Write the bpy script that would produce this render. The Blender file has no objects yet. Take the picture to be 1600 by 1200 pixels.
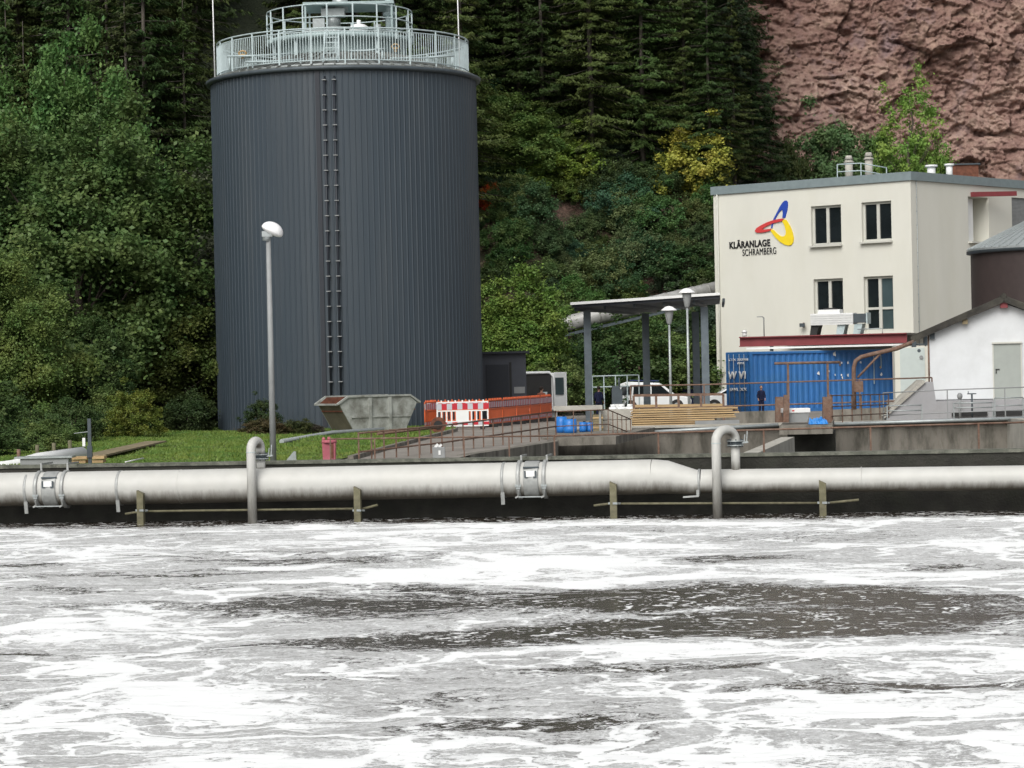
import bpy, bmesh, math, random
import numpy as np
from mathutils import Vector, Matrix, noise
from mathutils.geometry import delaunay_2d_cdt
R = math.radians
random.seed(7)
S = bpy.context.scene
C = S.collection
# ------------------------------------------------------------ camera
F = 4000.0
CZ = 2.4
pitch, roll = -24 / F, 0.022
f_ = Vector((0, math.cos(pitch), math.sin(pitch)))
u0 = Vector((0, -math.sin(pitch), math.cos(pitch)))
r0 = Vector((1, 0, 0))
r_ = r0 * math.cos(roll) - u0 * math.sin(roll)
u_ = u0 * math.cos(roll) + r0 * math.sin(roll)
cam = bpy.data.cameras.new("camera")
camo = bpy.data.objects.new("camera", cam); C.objects.link(camo)
cam.lens = 36 * F / 1600; cam.sensor_width = 36
cam.clip_start = 0.5; cam.clip_end = 2000
camo.matrix_world = Matrix(((r_.x, u_.x, -f_.x, 0), (r_.y, u_.y, -f_.y, 0), (r_.z, u_.z, -f_.z, CZ), (0, 0, 0, 1)))
S.camera = camo
# ------------------------------------------------------------ light
w = bpy.data.worlds.new("World"); S.world = w; w.use_nodes = True
nt = w.node_tree
sky = nt.nodes.new('ShaderNodeTexSky'); sky.sky_type = 'NISHITA'; sky.sun_disc = False
SUN_EL, SUN_ROT = 43, 200
sky.sun_elevation = R(SUN_EL); sky.sun_rotation = R(SUN_ROT); sky.dust_density = 4; sky.air_density = 1.0
hs = nt.nodes.new('ShaderNodeHueSaturation'); hs.inputs['Saturation'].default_value = 0.22
bg = nt.nodes['Background']; bg.inputs['Strength'].default_value = 0.125
nt.links.new(sky.outputs[0], hs.inputs['Color']); nt.links.new(hs.outputs[0], bg.inputs['Color'])
sl = bpy.data.lights.new("sun", 'SUN'); sl.energy = 1.5; sl.angle = R(40); sl.color = (1.0, .97, .92)
so = bpy.data.objects.new("sun", sl); C.objects.link(so)
az = R(SUN_ROT)
sd = Vector((math.sin(az) * math.cos(R(SUN_EL)), math.cos(az) * math.cos(R(SUN_EL)), math.sin(R(SUN_EL))))
so.rotation_euler = sd.to_track_quat('Z', 'Y').to_euler()
S.view_settings.view_transform = 'Standard'; S.view_settings.look = 'None'
S.view_settings.exposure = 0.27; S.view_settings.gamma = 1
S.cycles.max_bounces = 6; S.cycles.diffuse_bounces = 3; S.cycles.transparent_max_bounces = 6
S.cycles.use_denoising = True

# ------------------------------------------------------------ helpers
def P(px, py, Y):
    d = f_ + r_ * ((px - 800) / F) + u_ * ((600 - py) / F)
    return Vector((0, 0, CZ)) + d * (Y / d.y)
def PG(px, py, z=0.0):
    d = f_ + r_ * ((px - 800) / F) + u_ * ((600 - py) / F)
    return Vector((0, 0, CZ)) + d * ((z - CZ) / d.z)
def PP(px, py, o, n):
    d = f_ + r_ * ((px - 800) / F) + u_ * ((600 - py) / F)
    c = Vector((0, 0, CZ))
    return c + d * ((Vector(o) - c).dot(n) / d.dot(n))
def HX(px, Y): return P(px, 580, Y).x

def nd(nt, t, **kw):
    n = nt.nodes.new(t)
    for k, v in kw.items(): setattr(n, k, v)
    return n
def mat(name, col, rough=.7, metal=0.0, vary=.12, scale=3.0, bump=0.0, bscale=30.0, dirt=None, dirt_amt=.4, dirt_scale=1.2, stretch=(1, 1, 1), spec=.4):
    m = bpy.data.materials.new(name); m.use_nodes = True
    t = m.node_tree; b = t.nodes['Principled BSDF']
    b.inputs['Roughness'].default_value = rough; b.inputs['Metallic'].default_value = metal
    b.inputs['Specular IOR Level'].default_value = spec
    tc = nd(t, 'ShaderNodeTexCoord'); mp = nd(t, 'ShaderNodeMapping'); mp.inputs['Scale'].default_value = stretch
    t.links.new(tc.outputs['Object'], mp.inputs[0])
    n1 = nd(t, 'ShaderNodeTexNoise'); n1.inputs['Scale'].default_value = scale; n1.inputs['Detail'].default_value = 6
    t.links.new(mp.outputs[0], n1.inputs['Vector'])
    cr = nd(t, 'ShaderNodeValToRGB')
    c = np.array(col)
    cr.color_ramp.elements[0].position = .3; cr.color_ramp.elements[1].position = .7
    cr.color_ramp.elements[0].color = (*np.clip(c * (1 - vary), 0, 1), 1); cr.color_ramp.elements[1].color = (*np.clip(c * (1 + vary), 0, 1), 1)
    t.links.new(n1.outputs['Fac'], cr.inputs[0]); out = cr.outputs[0]
    if dirt is not None:
        n2 = nd(t, 'ShaderNodeTexNoise'); n2.inputs['Scale'].default_value = dirt_scale; n2.inputs['Detail'].default_value = 8
        n2.inputs['Roughness'].default_value = .65
        t.links.new(mp.outputs[0], n2.inputs['Vector'])
        r2 = nd(t, 'ShaderNodeValToRGB'); r2.color_ramp.elements[0].position = .45; r2.color_ramp.elements[1].position = .68
        r2.color_ramp.elements[1].color = (dirt_amt, dirt_amt, dirt_amt, 1)
        t.links.new(n2.outputs['Fac'], r2.inputs[0])
        mx = nd(t, 'ShaderNodeMixRGB'); mx.inputs[2].default_value = (*dirt, 1)
        t.links.new(r2.outputs[0], mx.inputs[0]); t.links.new(out, mx.inputs[1]); out = mx.outputs[0]
    t.links.new(out, b.inputs['Base Color'])
    if bump:
        n3 = nd(t, 'ShaderNodeTexNoise'); n3.inputs['Scale'].default_value = bscale; n3.inputs['Detail'].default_value = 6
        t.links.new(mp.outputs[0], n3.inputs['Vector'])
        bp = nd(t, 'ShaderNodeBump'); bp.inputs['Strength'].default_value = bump; bp.inputs['Distance'].default_value = .05
        t.links.new(n3.outputs['Fac'], bp.inputs['Height']); t.links.new(bp.outputs[0], b.inputs['Normal'])
    return m

M = {}
M['slate'] = mat('slate_cladding', (.038, .052, .066), .42, vary=.06, scale=.4, dirt=(.062, .072, .08), dirt_amt=.45, dirt_scale=.9, stretch=(1, 1, .10))
M['slate_dark'] = mat('slate_dark', (.018, .022, .030), .5, vary=.06)
M['shed'] = mat('shed_cladding', (.05, .056, .07), .5, vary=.08)
M['galv'] = mat('galvanised', (.34, .37, .37), .42, .35, vary=.12, scale=8)
M['galv_light'] = mat('galvanised_light', (.42, .50, .51), .5, .1, vary=.1, scale=5)
M['galv_green'] = mat('galvanised_green', (.30, .38, .38), .5, .1, vary=.1)
M['roofsheet'] = mat('roof_sheet', (.17, .18, .17), .6, .1, vary=.35, scale=2.5)
M['pipe'] = mat('pipe_paint', (.46, .46, .435), .5, vary=.05, scale=3, dirt=(.42, .41, .37), dirt_amt=.25, dirt_scale=1.1)
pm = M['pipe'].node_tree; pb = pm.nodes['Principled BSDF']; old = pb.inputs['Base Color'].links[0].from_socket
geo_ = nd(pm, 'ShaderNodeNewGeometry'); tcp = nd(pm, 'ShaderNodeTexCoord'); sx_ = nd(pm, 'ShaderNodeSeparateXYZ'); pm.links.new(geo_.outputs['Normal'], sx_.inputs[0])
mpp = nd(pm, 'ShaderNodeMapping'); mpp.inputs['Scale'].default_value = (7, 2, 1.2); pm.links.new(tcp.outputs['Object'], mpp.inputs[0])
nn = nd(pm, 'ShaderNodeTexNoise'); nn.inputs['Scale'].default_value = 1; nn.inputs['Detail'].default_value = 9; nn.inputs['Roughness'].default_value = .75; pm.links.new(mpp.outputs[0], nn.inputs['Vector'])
# algae stains plus underside shade painted into the colour, with a ragged drip edge
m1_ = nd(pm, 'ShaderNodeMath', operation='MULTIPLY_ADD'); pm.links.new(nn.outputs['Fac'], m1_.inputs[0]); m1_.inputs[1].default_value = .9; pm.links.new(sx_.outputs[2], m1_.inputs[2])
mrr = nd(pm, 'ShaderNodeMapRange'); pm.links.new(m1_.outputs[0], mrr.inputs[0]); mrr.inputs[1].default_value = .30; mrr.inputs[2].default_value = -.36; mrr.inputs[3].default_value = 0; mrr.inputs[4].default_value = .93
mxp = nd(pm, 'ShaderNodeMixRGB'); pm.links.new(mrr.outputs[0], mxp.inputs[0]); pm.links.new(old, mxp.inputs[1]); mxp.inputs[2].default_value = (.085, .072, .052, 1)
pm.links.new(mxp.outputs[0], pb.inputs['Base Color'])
M['clamp'] = mat('clamp_steel', (.33, .34, .33), .45, .25, vary=.15, scale=8)
M['white'] = mat('white_paint', (.72, .73, .72), .4, vary=.04)
M['white_car'] = mat('car_paint', (.72, .74, .74), .25, vary=.02)
M['cream'] = mat('cream_render', (.63, .625, .56), .85, vary=.03, scale=.6, bump=.12, bscale=60, dirt=(.56, .55, .46), dirt_amt=.35, dirt_scale=.35, stretch=(1, 1, .35))
M['whitewall'] = mat('white_render', (.62, .64, .65), .85, vary=.04, scale=.8, bump=.15, bscale=50, dirt=(.45, .46, .46), dirt_amt=.4, dirt_scale=.7)
M['trim'] = mat('roof_trim', (.22, .27, .28), .5, .2, vary=.08)
M['glass'] = mat('window_glass', (.012, .016, .018), .06, vary=.3, scale=.7, spec=.5)
M['glass_teal'] = mat('curtained_glass', (.05, .075, .08), .12, vary=.2, scale=.8)
M['frame'] = mat('window_frame', (.52, .52, .47), .6, vary=.04)
M['rust'] = mat('rusty_steel', (.15, .088, .062), .85, vary=.3, scale=12, dirt=(.25, .20, .16), dirt_amt=.5, dirt_scale=5)
M['rustdark'] = mat('rust_dark', (.13, .05, .03), .9, vary=.35, scale=6)
M['redpaint'] = mat('red_beam_paint', (.20, .04, .045), .6, vary=.1)
M['conc'] = mat('concrete', (.20, .185, .158), .9, vary=.22, scale=1.8, bump=.3, bscale=25, dirt=(.05, .048, .036), dirt_amt=.9, dirt_scale=2.0, stretch=(1, 1, .3))
M['conc_light'] = mat('concrete_light', (.40, .385, .34), .9, vary=.12, scale=2, bump=.25, bscale=25, dirt=(.2, .19, .16), dirt_amt=.5)
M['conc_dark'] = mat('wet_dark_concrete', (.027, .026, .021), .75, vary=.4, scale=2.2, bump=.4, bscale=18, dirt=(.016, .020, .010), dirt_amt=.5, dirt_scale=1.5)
M['conc_lip'] = mat('mossy_lip', (.10, .105, .085), .9, vary=.35, scale=3, bump=.4, bscale=20, dirt=(.24, .24, .2), dirt_amt=.6, dirt_scale=4)
M['grey_paint'] = mat('grey_paint', (.25, .26, .26), .6, vary=.1)
M['plinth'] = mat('plinth_concrete', (.33, .33, .34), .9, vary=.1, scale=1.2, bump=.2, dirt=(.2, .2, .19), dirt_amt=.5)
M['blue'] = mat('container_blue', (.034, .150, .40), .45, vary=.1, scale=1.2, dirt=(.05, .17, .36), dirt_amt=.6, dirt_scale=1.4)
M['blue_dark'] = mat('dark_blue_paint', (.015, .03, .10), .5, vary=.15)
M['blue_barrel'] = mat('blue_plastic', (.02, .16, .50), .35, vary=.08)
M['wood'] = mat('weathered_timber', (.22, .18, .11), .85, vary=.3, scale=6, stretch=(1, 1, 8), dirt=(.09, .09, .05), dirt_amt=.6)
M['timber'] = mat('sawn_timber', (.44, .31, .16), .8, vary=.25, scale=3, stretch=(.4, 4, 12), dirt=(.2, .12, .06), dirt_amt=.5)
M['greenpost'] = mat('algae_timber', (.135, .125, .08), .85, vary=.3, scale=8, dirt=(.10, .10, .05), dirt_amt=.6, dirt_scale=5)
M['skip'] = mat('skip_metal', (.33, .345, .32), .6, .1, vary=.15, scale=2.2, dirt=(.075, .07, .05), dirt_amt=.8, dirt_scale=1.7)
M['skip_end'] = mat('skip_end_metal', (.17, .155, .11), .8, vary=.25, scale=2.5, dirt=(.05, .045, .03), dirt_amt=.6)
M['orange'] = mat('orange_plastic', (.62, .12, .035), .5, vary=.06)
M['redstripe'] = mat('red_reflective', (.45, .02, .035), .45, vary=.05)
M['greystripe'] = mat('grey_reflective', (.45, .47, .5), .4, vary=.05)
M['pink'] = mat('faded_red_plastic', (.38, .10, .13), .6, vary=.15, dirt=(.5, .3, .3), dirt_amt=.4)
M['black'] = mat('black_rubber', (.02, .02, .02), .7, vary=.2)
M['navy'] = mat('navy_cloth', (.012, .016, .05), .9, vary=.2)
M['skin'] = mat('skin', (.42, .24, .17), .6, vary=.05)
M['hair'] = mat('dark_hair', (.03, .02, .015), .8, vary=.2)
M['shirt'] = mat('brick_red_cloth', (.25, .09, .06), .9, vary=.1)
M['bark'] = mat('bark', (.12, .10, .08), .95, vary=.35, scale=6, bump=.4, stretch=(1, 1, .3))
M['bark_grey'] = mat('bark_grey', (.085, .075, .062), .95, vary=.3, scale=5, bump=.4, stretch=(1, 1, .3))
M['stone_roof'] = mat('fibre_cement_roof', (.034, .032, .028), .9, vary=.35, scale=3, bump=.4, bscale=12, dirt=(.09, .085, .065), dirt_amt=.5)
M['silo'] = mat('brown_cladding', (.045, .033, .031), .6, vary=.1)
M['greydoor'] = mat('grey_green_door', (.31, .335, .31), .6, vary=.04)
M['palegreen'] = mat('pale_green_door', (.50, .56, .54), .6, vary=.04)
M['galvpipe'] = mat('ribbed_duct', (.33, .33, .32), .5, .2, vary=.15, scale=3, dirt=(.2, .19, .16), dirt_amt=.5)
M['lampwhite'] = mat('lamp_white', (.8, .8, .8), .3, vary=.02)
M['steel_dark'] = mat('dark_steel', (.06, .075, .085), .5, .2, vary=.15)
M['column'] = mat('column_steel', (.13, .16, .18), .5, .2, vary=.15)
M['yellow'] = mat('yellow_paint', (.80, .60, .02), .5, vary=.04)
M['logoblue'] = mat('logo_blue', (.02, .06, .36), .5, vary=.03)
M['logored'] = mat('logo_red', (.55, .05, .05), .5, vary=.03)
M['ink'] = mat('black_lettering', (.01, .01, .012), .5, vary=.1)
M['tarp'] = mat('blue_tarp', (.03, .22, .60), .5, vary=.15)
M['redsoil'] = mat('fresh_timber_red', (.30, .12, .05), .8, vary=.2)

class MB:
    def __init__(s): s.bm = bmesh.new(); s.mi = 0
    def mat(s, i): s.mi = i; return s
    def _f(s, vs, smooth=False):
        try:
            f = s.bm.faces.new(vs); f.material_index = s.mi; f.smooth = smooth; return f
        except ValueError: return None
    def quad(s, *pts, smooth=False): s._f([s.bm.verts.new(p) for p in pts], smooth); return s
    def box(s, c, d, rz=0.0, rx=0.0, ry=0.0):
        m = Matrix.Translation(c) @ Matrix.Rotation(rz, 4, 'Z') @ Matrix.Rotation(ry, 4, 'Y') @ Matrix.Rotation(rx, 4, 'X')
        v = [s.bm.verts.new(m @ Vector((x * d[0] / 2, y * d[1] / 2, z * d[2] / 2))) for x in (-1, 1) for y in (-1, 1) for z in (-1, 1)]
        for q in ((0, 1, 3, 2), (4, 6, 7, 5), (0, 4, 5, 1), (2, 3, 7, 6), (0, 2, 6, 4), (1, 5, 7, 3)): s._f([v[i] for i in q])
        return s
    def hexa(s, b, t):      # bottom ring & top ring of n points
        n = len(b); vb = [s.bm.verts.new(p) for p in b]; vt = [s.bm.verts.new(p) for p in t]
        s._f(vb[::-1]); s._f(vt)
        for i in range(n): s._f([vb[i], vb[(i + 1) % n], vt[(i + 1) % n], vt[i]])
        return s
    def prism(s, poly, z0, z1):
        return s.hexa([Vector((p[0], p[1], z0)) for p in poly], [Vector((p[0], p[1], z1)) for p in poly])
    def beam(s, a, b, wd, h, up=Vector((0, 0, 1))):
        a = Vector(a); b = Vector(b); d = (b - a).normalized(); x = d.cross(up)
        if x.length < 1e-4: x = Vector((1, 0, 0))
        x.normalize(); y = x.cross(d).normalized(); x *= wd / 2; y *= h / 2
        return s.hexa([a - x - y, a + x - y, a + x + y, a - x + y], [b - x - y, b + x - y, b + x + y, b - x + y])
    def tube(s, pts, r, n=8, caps=True, closed=False, smooth=True):
        pts = [Vector(p) for p in pts]; k = len(pts)
        rs = r if isinstance(r, (list, tuple)) else [r] * k
        rings = []; px = None
        for i, p in enumerate(pts):
            if closed: d = pts[(i + 1) % k] - pts[i - 1]
            else: d = pts[min(i + 1, k - 1)] - pts[max(i - 1, 0)]
            if d.length < 1e-9: d = Vector((0, 0, 1))
            d.normalize()
            if px is None:
                px = d.orthogonal().normalized()
                if abs(d.z) < .9: px = d.cross(Vector((0, 0, 1))).normalized()
            else:
                px = px - d * px.dot(d)
                if px.length < 1e-6: px = d.orthogonal()
                px.normalize()
            py = d.cross(px)
            rings.append([s.bm.verts.new(p + (px * math.cos(a) + py * math.sin(a)) * rs[i]) for a in [2 * math.pi * j / n for j in range(n)]])
        m = k if closed else k - 1
        for i in range(m):
            A, B = rings[i], rings[(i + 1) % k]
            for j in range(n): s._f([A[j], A[(j + 1) % n], B[(j + 1) % n], B[j]], smooth)
        if caps and not closed: s._f(rings[0][::-1]); s._f(rings[-1])
        return s
    def cyl(s, a, b, r, n=12, r2=None, smooth=True): return s.tube([a, b], [r, r if r2 is None else r2], n, smooth=smooth)
    def lathe(s, prof, c=(0, 0, 0), n=24, smooth=True, a0=0, a1=2 * math.pi):
        full = abs(a1 - a0 - 2 * math.pi) < 1e-6
        k = n if full else n + 1; rings = []
        for r, z in prof:
            rings.append([s.bm.verts.new((c[0] + r * math.cos(a0 + (a1 - a0) * j / n), c[1] + r * math.sin(a0 + (a1 - a0) * j / n), c[2] + z)) for j in range(k)])
        for A, B in zip(rings, rings[1:]):
            for j in range(k if full else k - 1): s._f([A[j], A[(j + 1) % k], B[(j + 1) % k], B[j]], smooth)
        return s
    def ball(s, c, r, n=12, sz=(1, 1, 1)):
        g = bmesh.ops.create_uvsphere(s.bm, u_segments=n, v_segments=max(6, n // 2), radius=r)
        for v in g['verts']: v.co = Vector((v.co.x * sz[0] + c[0], v.co.y * sz[1] + c[1], v.co.z * sz[2] + c[2]))
        for f in s.bm.faces[-1:]: pass
        for v in g['verts']:
            for f in v.link_faces: f.material_index = s.mi; f.smooth = True
        return s
    def build(s, name, mats, parent=None, world=False, bevel=0.0, recalc=True):
        if world and parent is not None:
            off = Vector((0, 0, 0)); p = parent
            while p is not None: off += p.location; p = p.parent
            for v in s.bm.verts: v.co -= off
        if recalc: bmesh.ops.recalc_face_normals(s.bm, faces=s.bm.faces)
        me = bpy.data.meshes.new(name); s.bm.to_mesh(me); s.bm.free()
        for m in (mats if isinstance(mats, (list, tuple)) else [mats]): me.materials.append(m)
        o = bpy.data.objects.new(name, me); C.objects.link(o)
        if parent is not None: o.parent = parent
        if bevel:
            b = o.modifiers.new('bevel', 'BEVEL'); b.width = bevel; b.segments = 2; b.limit_method = 'ANGLE'
        return o
def tag(o, label=None, cat=None, group=None, kind=None):
    if label: o['label'] = label
    if cat: o['category'] = cat
    if group: o['group'] = group
    if kind: o['kind'] = kind
    return o
def thing(name, label, cat, loc=(0, 0, 0), rz=0.0, group=None):
    o = bpy.data.objects.new(name, None); C.objects.link(o); o.location = loc; o.rotation_euler = (0, 0, rz)
    o.empty_display_size = .2
    return tag(o, label, cat, group)
def copy_tree(o, parent=None):
    c = o.copy(); C.objects.link(c); c.parent = parent
    for ch in list(o.children): copy_tree(ch, c)
    return c
def arr_mesh(name, V, Fc, mats, smooth=False):
    me = bpy.data.meshes.new(name)
    V = np.asarray(V, dtype=np.float32); Fc = np.asarray(Fc, dtype=np.int32)
    me.vertices.add(len(V)); me.vertices.foreach_set('co', V.ravel())
    k = Fc.shape[1]; me.loops.add(Fc.size); me.loops.foreach_set('vertex_index', Fc.ravel())
    me.polygons.add(len(Fc)); me.polygons.foreach_set('loop_start', np.arange(0, Fc.size, k, dtype=np.int32))
    me.polygons.foreach_set('loop_total', np.full(len(Fc), k, dtype=np.int32))
    if smooth: me.polygons.foreach_set('use_smooth', np.ones(len(Fc), dtype=bool))
    me.update(calc_edges=True)
    for m in (mats if isinstance(mats, (list, tuple)) else [mats]): me.materials.append(m)
    return me
def ss(a, b, x):
    t = min(1, max(0, (x - a) / (b - a))); return t * t * (3 - 2 * t)

# ------------------------------------------------------------ setting
def gz(x, y):
    z = -.3 * ss(112, 130, y)
    hx = 165 - 22 * ss(-2, -22, x) + 4 * math.sin(x * .13)
    d = y - hx
    if d > 0:
        rq = ss(14, 22, x); k = .78 * (1 - rq) + .27 * rq
        z += d * k * ss(0, 10, d) + (noise.noise(Vector((x * .12, y * .12, 0))) * 2.2 + noise.noise(Vector((x * .5, y * .5, 3))) * .9 + noise.noise(Vector((x * 1.3, y * 1.3, 5))) * .45) * ss(0, 8, d)
    return z
WY0, WK = 62.2, -.16            # far wall of the foaming basin: Y = WY0 + WK*X
wl = math.hypot(1, WK); WD = Vector((1 / wl, WK / wl, 0)); WN = Vector((-WK / wl, 1 / wl, 0))
def W(s, t, z): return Vector((0, WY0, z)) + WD * s + WN * t
def wall_s(px, t):          # arclength along the wall line offset t for a picture column
    o = W(0, t, 0); p = PP(px, 700, o, WN); return (p - o).dot(WD)
def WP(px, py, t):          # point on the vertical plane parallel to the wall
    return PP(px, py, W(0, t, 0), WN)

M['asphalt'] = mat('yard_asphalt', (.235, .215, .19), .9, vary=.15, scale=.8, bump=.3, bscale=40, dirt=(.15, .14, .12), dirt_amt=.5, dirt_scale=.6)
# ground material: asphalt near, forest floor / red soil on the slope
gm = bpy.data.materials.new('forest_floor'); gm.use_nodes = True
t = gm.node_tree; b = t.nodes['Principled BSDF']; b.inputs['Roughness'].default_value = .95
tc = nd(t, 'ShaderNodeTexCoord')
n1 = nd(t, 'ShaderNodeTexNoise'); n1.inputs['Scale'].default_value = .45; n1.inputs['Detail'].default_value = 12; n1.inputs['Roughness'].default_value = .8
t.links.new(tc.outputs['Object'], n1.inputs['Vector'])
cr = nd(t, 'ShaderNodeValToRGB'); e = cr.color_ramp.elements
e[0].position = .38; e[0].color = (.02, .028, .012, 1); e[1].position = .56; e[1].color = (.13, .078, .060, 1)
x_ = e.new(.47); x_.color = (.045, .04, .022, 1); x_ = e.new(.66); x_.color = (.26, .17, .14, 1)
sxz = nd(t, 'ShaderNodeSeparateXYZ'); t.links.new(tc.outputs['Object'], sxz.inputs[0])
ra = nd(t, 'ShaderNodeMapRange'); t.links.new(sxz.outputs[1], ra.inputs[0]); ra.inputs[1].default_value = 190; ra.inputs[2].default_value = 197; ra.inputs[3].default_value = 0; ra.inputs[4].default_value = .3
rb = nd(t, 'ShaderNodeMapRange'); t.links.new(sxz.outputs[0], rb.inputs[0]); rb.inputs[1].default_value = -3; rb.inputs[2].default_value = -8; rb.inputs[3].default_value = 0; rb.inputs[4].default_value = .3
rc_ = nd(t, 'ShaderNodeMath', operation='SUBTRACT'); t.links.new(n1.outputs['Fac'], rc_.inputs[0]); t.links.new(ra.outputs[0], rc_.inputs[1])
rd = nd(t, 'ShaderNodeMath', operation='SUBTRACT'); t.links.new(rc_.outputs[0], rd.inputs[0]); t.links.new(rb.outputs[0], rd.inputs[1])
t.links.new(rd.outputs[0], cr.inputs[0]); t.links.new(cr.outputs[0], b.inputs['Base Color'])
n2 = nd(t, 'ShaderNodeTexNoise'); n2.inputs['Scale'].default_value = 1.5; n2.inputs['Detail'].default_value = 8
t.links.new(tc.outputs['Object'], n2.inputs['Vector'])
bp = nd(t, 'ShaderNodeBump'); bp.inputs['Strength'].default_value = .9; bp.inputs['Distance'].default_value = .6
t.links.new(n2.outputs['Fac'], bp.inputs['Height']); t.links.new(bp.outputs[0], b.inputs['Normal'])
M['floor'] = gm

def cdt_sheet(name, outer, holes, mats, zf, grid=None, matf=None, grid2=None):
    pts = []; edges = []
    def addloop(poly):
        i0 = len(pts)
        for p in poly: pts.append(Vector((p[0], p[1])))
        n = len(poly)
        for i in range(n): edges.append((i0 + i, i0 + (i + 1) % n))
    addloop(outer)
    for h in holes: addloop(h)
    if grid:
        for gx in grid[0]:
            for gy in grid[1]:
                if not (grid2 and grid2[0][0] <= gx <= grid2[0][-1] and grid2[1][0] <= gy <= grid2[1][-1]): pts.append(Vector((gx, gy)))
    if grid2:
        for gx in grid2[0]:
            for gy in grid2[1]: pts.append(Vector((gx + .13 * math.sin(gy * 7), gy + .1 * math.sin(gx * 5))))
    v, _, fcs, *_r = delaunay_2d_cdt(pts, edges, [], 0, 1e-4)
    def inside(x, y, poly):
        c = False; n = len(poly); j = n - 1
        for i in range(n):
            xi, yi = poly[i][:2]; xj, yj = poly[j][:2]
            if (yi > y) != (yj > y) and x < (xj - xi) * (y - yi) / (yj - yi) + xi: c = not c
            j = i
        return c
    bm = bmesh.new(); bv = [bm.verts.new((p.x, p.y, zf(p.x, p.y))) for p in v]
    for f in fcs:
        cx = sum(v[i].x for i in f) / len(f); cy = sum(v[i].y for i in f) / len(f)
        if not inside(cx, cy, outer) or any(inside(cx, cy, h) for h in holes): continue
        fc = bm.faces.new([bv[i] for i in f]); fc.smooth = True
        if matf: fc.material_index = matf(cx, cy)
    bmesh.ops.delete(bm, geom=[x for x in bm.verts if not x.link_faces], context='VERTS')
    bmesh.ops.recalc_face_normals(bm, faces=bm.faces)
    if bm.faces and sum(f.normal.z for f in bm.faces) < 0: bmesh.ops.reverse_faces(bm, faces=bm.faces)
    me = bpy.data.meshes.new(name); bm.to_mesh(me); bm.free()
    for m in mats: me.materials.append(m)
    o = bpy.data.objects.new(name, me); C.objects.link(o); return o

S0, S1 = -60, 60
b1 = [W(S0, 0, 0), W(S1, 0, 0), Vector((60, 8, 0)), Vector((-60, 8, 0))]
WT = .38
L0 = PG(735, 711, 0); L1 = PG(872, 690, 0)
DX0 = L1.x
b2 = [W((L0 - W(0, 0, 0)).dot(WD), WT, 0), Vector((L0.x, L0.y, 0)), Vector((L1.x, L1.y, 0)), Vector((L1.x + .2, 98, 0)), Vector((18.9, 98, 0)), W(19.5, WT, 0)]
outer = [(-140, 2), (140, 2), (140, 330), (-140, 330)]
g = cdt_sheet('ground', outer, [[(p.x, p.y) for p in b1], [(p.x, p.y) for p in b2]], [M['asphalt'], M['floor']], gz,
              ([-130 + 4 * i for i in range(66)], [70 + 4 * j for j in range(64)]), lambda x, y: 1 if (y > 152 or x < -17 or (x < -9 and y > 112)) else 0,
              ([-9 + .55 * i for i in range(62)], [164 + .55 * j for j in range(62)]))
tag(g, kind='structure')

# --- water with foam
wm = bpy.data.materials.new('foaming_water'); wm.use_nodes = True
t = wm.node_tree; b = t.nodes['Principled BSDF']; L = t.links.new
def mth(op, a, b_=None, clamp=False):
    n = nd(t, 'ShaderNodeMath', operation=op); n.use_clamp = clamp
    for i, x in enumerate((a, b_)):
        if x is None: continue
        if isinstance(x, (int, float)): n.inputs[i].default_value = x
        else: L(x, n.inputs[i])
    return n.outputs[0]
def vmap(src, scale=(1, 1, 1), loc=(0, 0, 0), rot=0):
    n = nd(t, 'ShaderNodeMapping'); n.inputs['Scale'].default_value = scale; n.inputs['Location'].default_value = loc; n.inputs['Rotation'].default_value[2] = rot
    L(src, n.inputs[0]); return n.outputs[0]
def nz(src, sc, det=6, ro=.6, dist=0.0, out='Fac'):
    n = nd(t, 'ShaderNodeTexNoise'); n.inputs['Scale'].default_value = sc; n.inputs['Detail'].default_value = det; n.inputs['Roughness'].default_value = ro; n.inputs['Distortion'].default_value = dist
    L(src, n.inputs['Vector']); return n.outputs[out]
def mr(x, a, b_, c=0.0, d=1.0, smooth=True):
    n = nd(t, 'ShaderNodeMapRange'); n.interpolation_type = 'SMOOTHSTEP' if smooth else 'LINEAR'
    L(x, n.inputs[0]); n.inputs[1].default_value = a; n.inputs[2].default_value = b_; n.inputs[3].default_value = c; n.inputs[4].default_value = d
    return n.outputs[0]
tc = nd(t, 'ShaderNodeTexCoord'); pos = tc.outputs['Object']
# domain warp
wn = nz(pos, .22, 4, .55, 0, 'Color')
vs = nd(t, 'ShaderNodeVectorMath', operation='SUBTRACT'); L(wn, vs.inputs[0]); vs.inputs[1].default_value = (.5, .5, .5)
vm = nd(t, 'ShaderNodeVectorMath', operation='MULTIPLY'); L(vs.outputs[0], vm.inputs[0]); vm.inputs[1].default_value = (7, 9, 0)
va = nd(t, 'ShaderNodeVectorMath', operation='ADD'); L(pos, va.inputs[0]); L(vm.outputs[0], va.inputs[1]); wp = va.outputs[0]
wn2 = nz(pos, 1.1, 5, .6, 0, 'Color')
vs2 = nd(t, 'ShaderNodeVectorMath', operation='SUBTRACT'); L(wn2, vs2.inputs[0]); vs2.inputs[1].default_value = (.5, .5, .5)
vm2 = nd(t, 'ShaderNodeVectorMath', operation='MULTIPLY'); L(vs2.outputs[0], vm2.inputs[0]); vm2.inputs[1].default_value = (1.6, 1.8, 0)
va2 = nd(t, 'ShaderNodeVectorMath', operation='ADD'); L(wp, va2.inputs[0]); L(vm2.outputs[0], va2.inputs[1]); wp2 = va2.outputs[0]
sepr = nd(t, 'ShaderNodeSeparateXYZ'); L(pos, sepr.inputs[0])
big = nz(vmap(wp2, (.16, .34, 1), (3.3, 1.7, 0)), 1.0, 7, .68)
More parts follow.
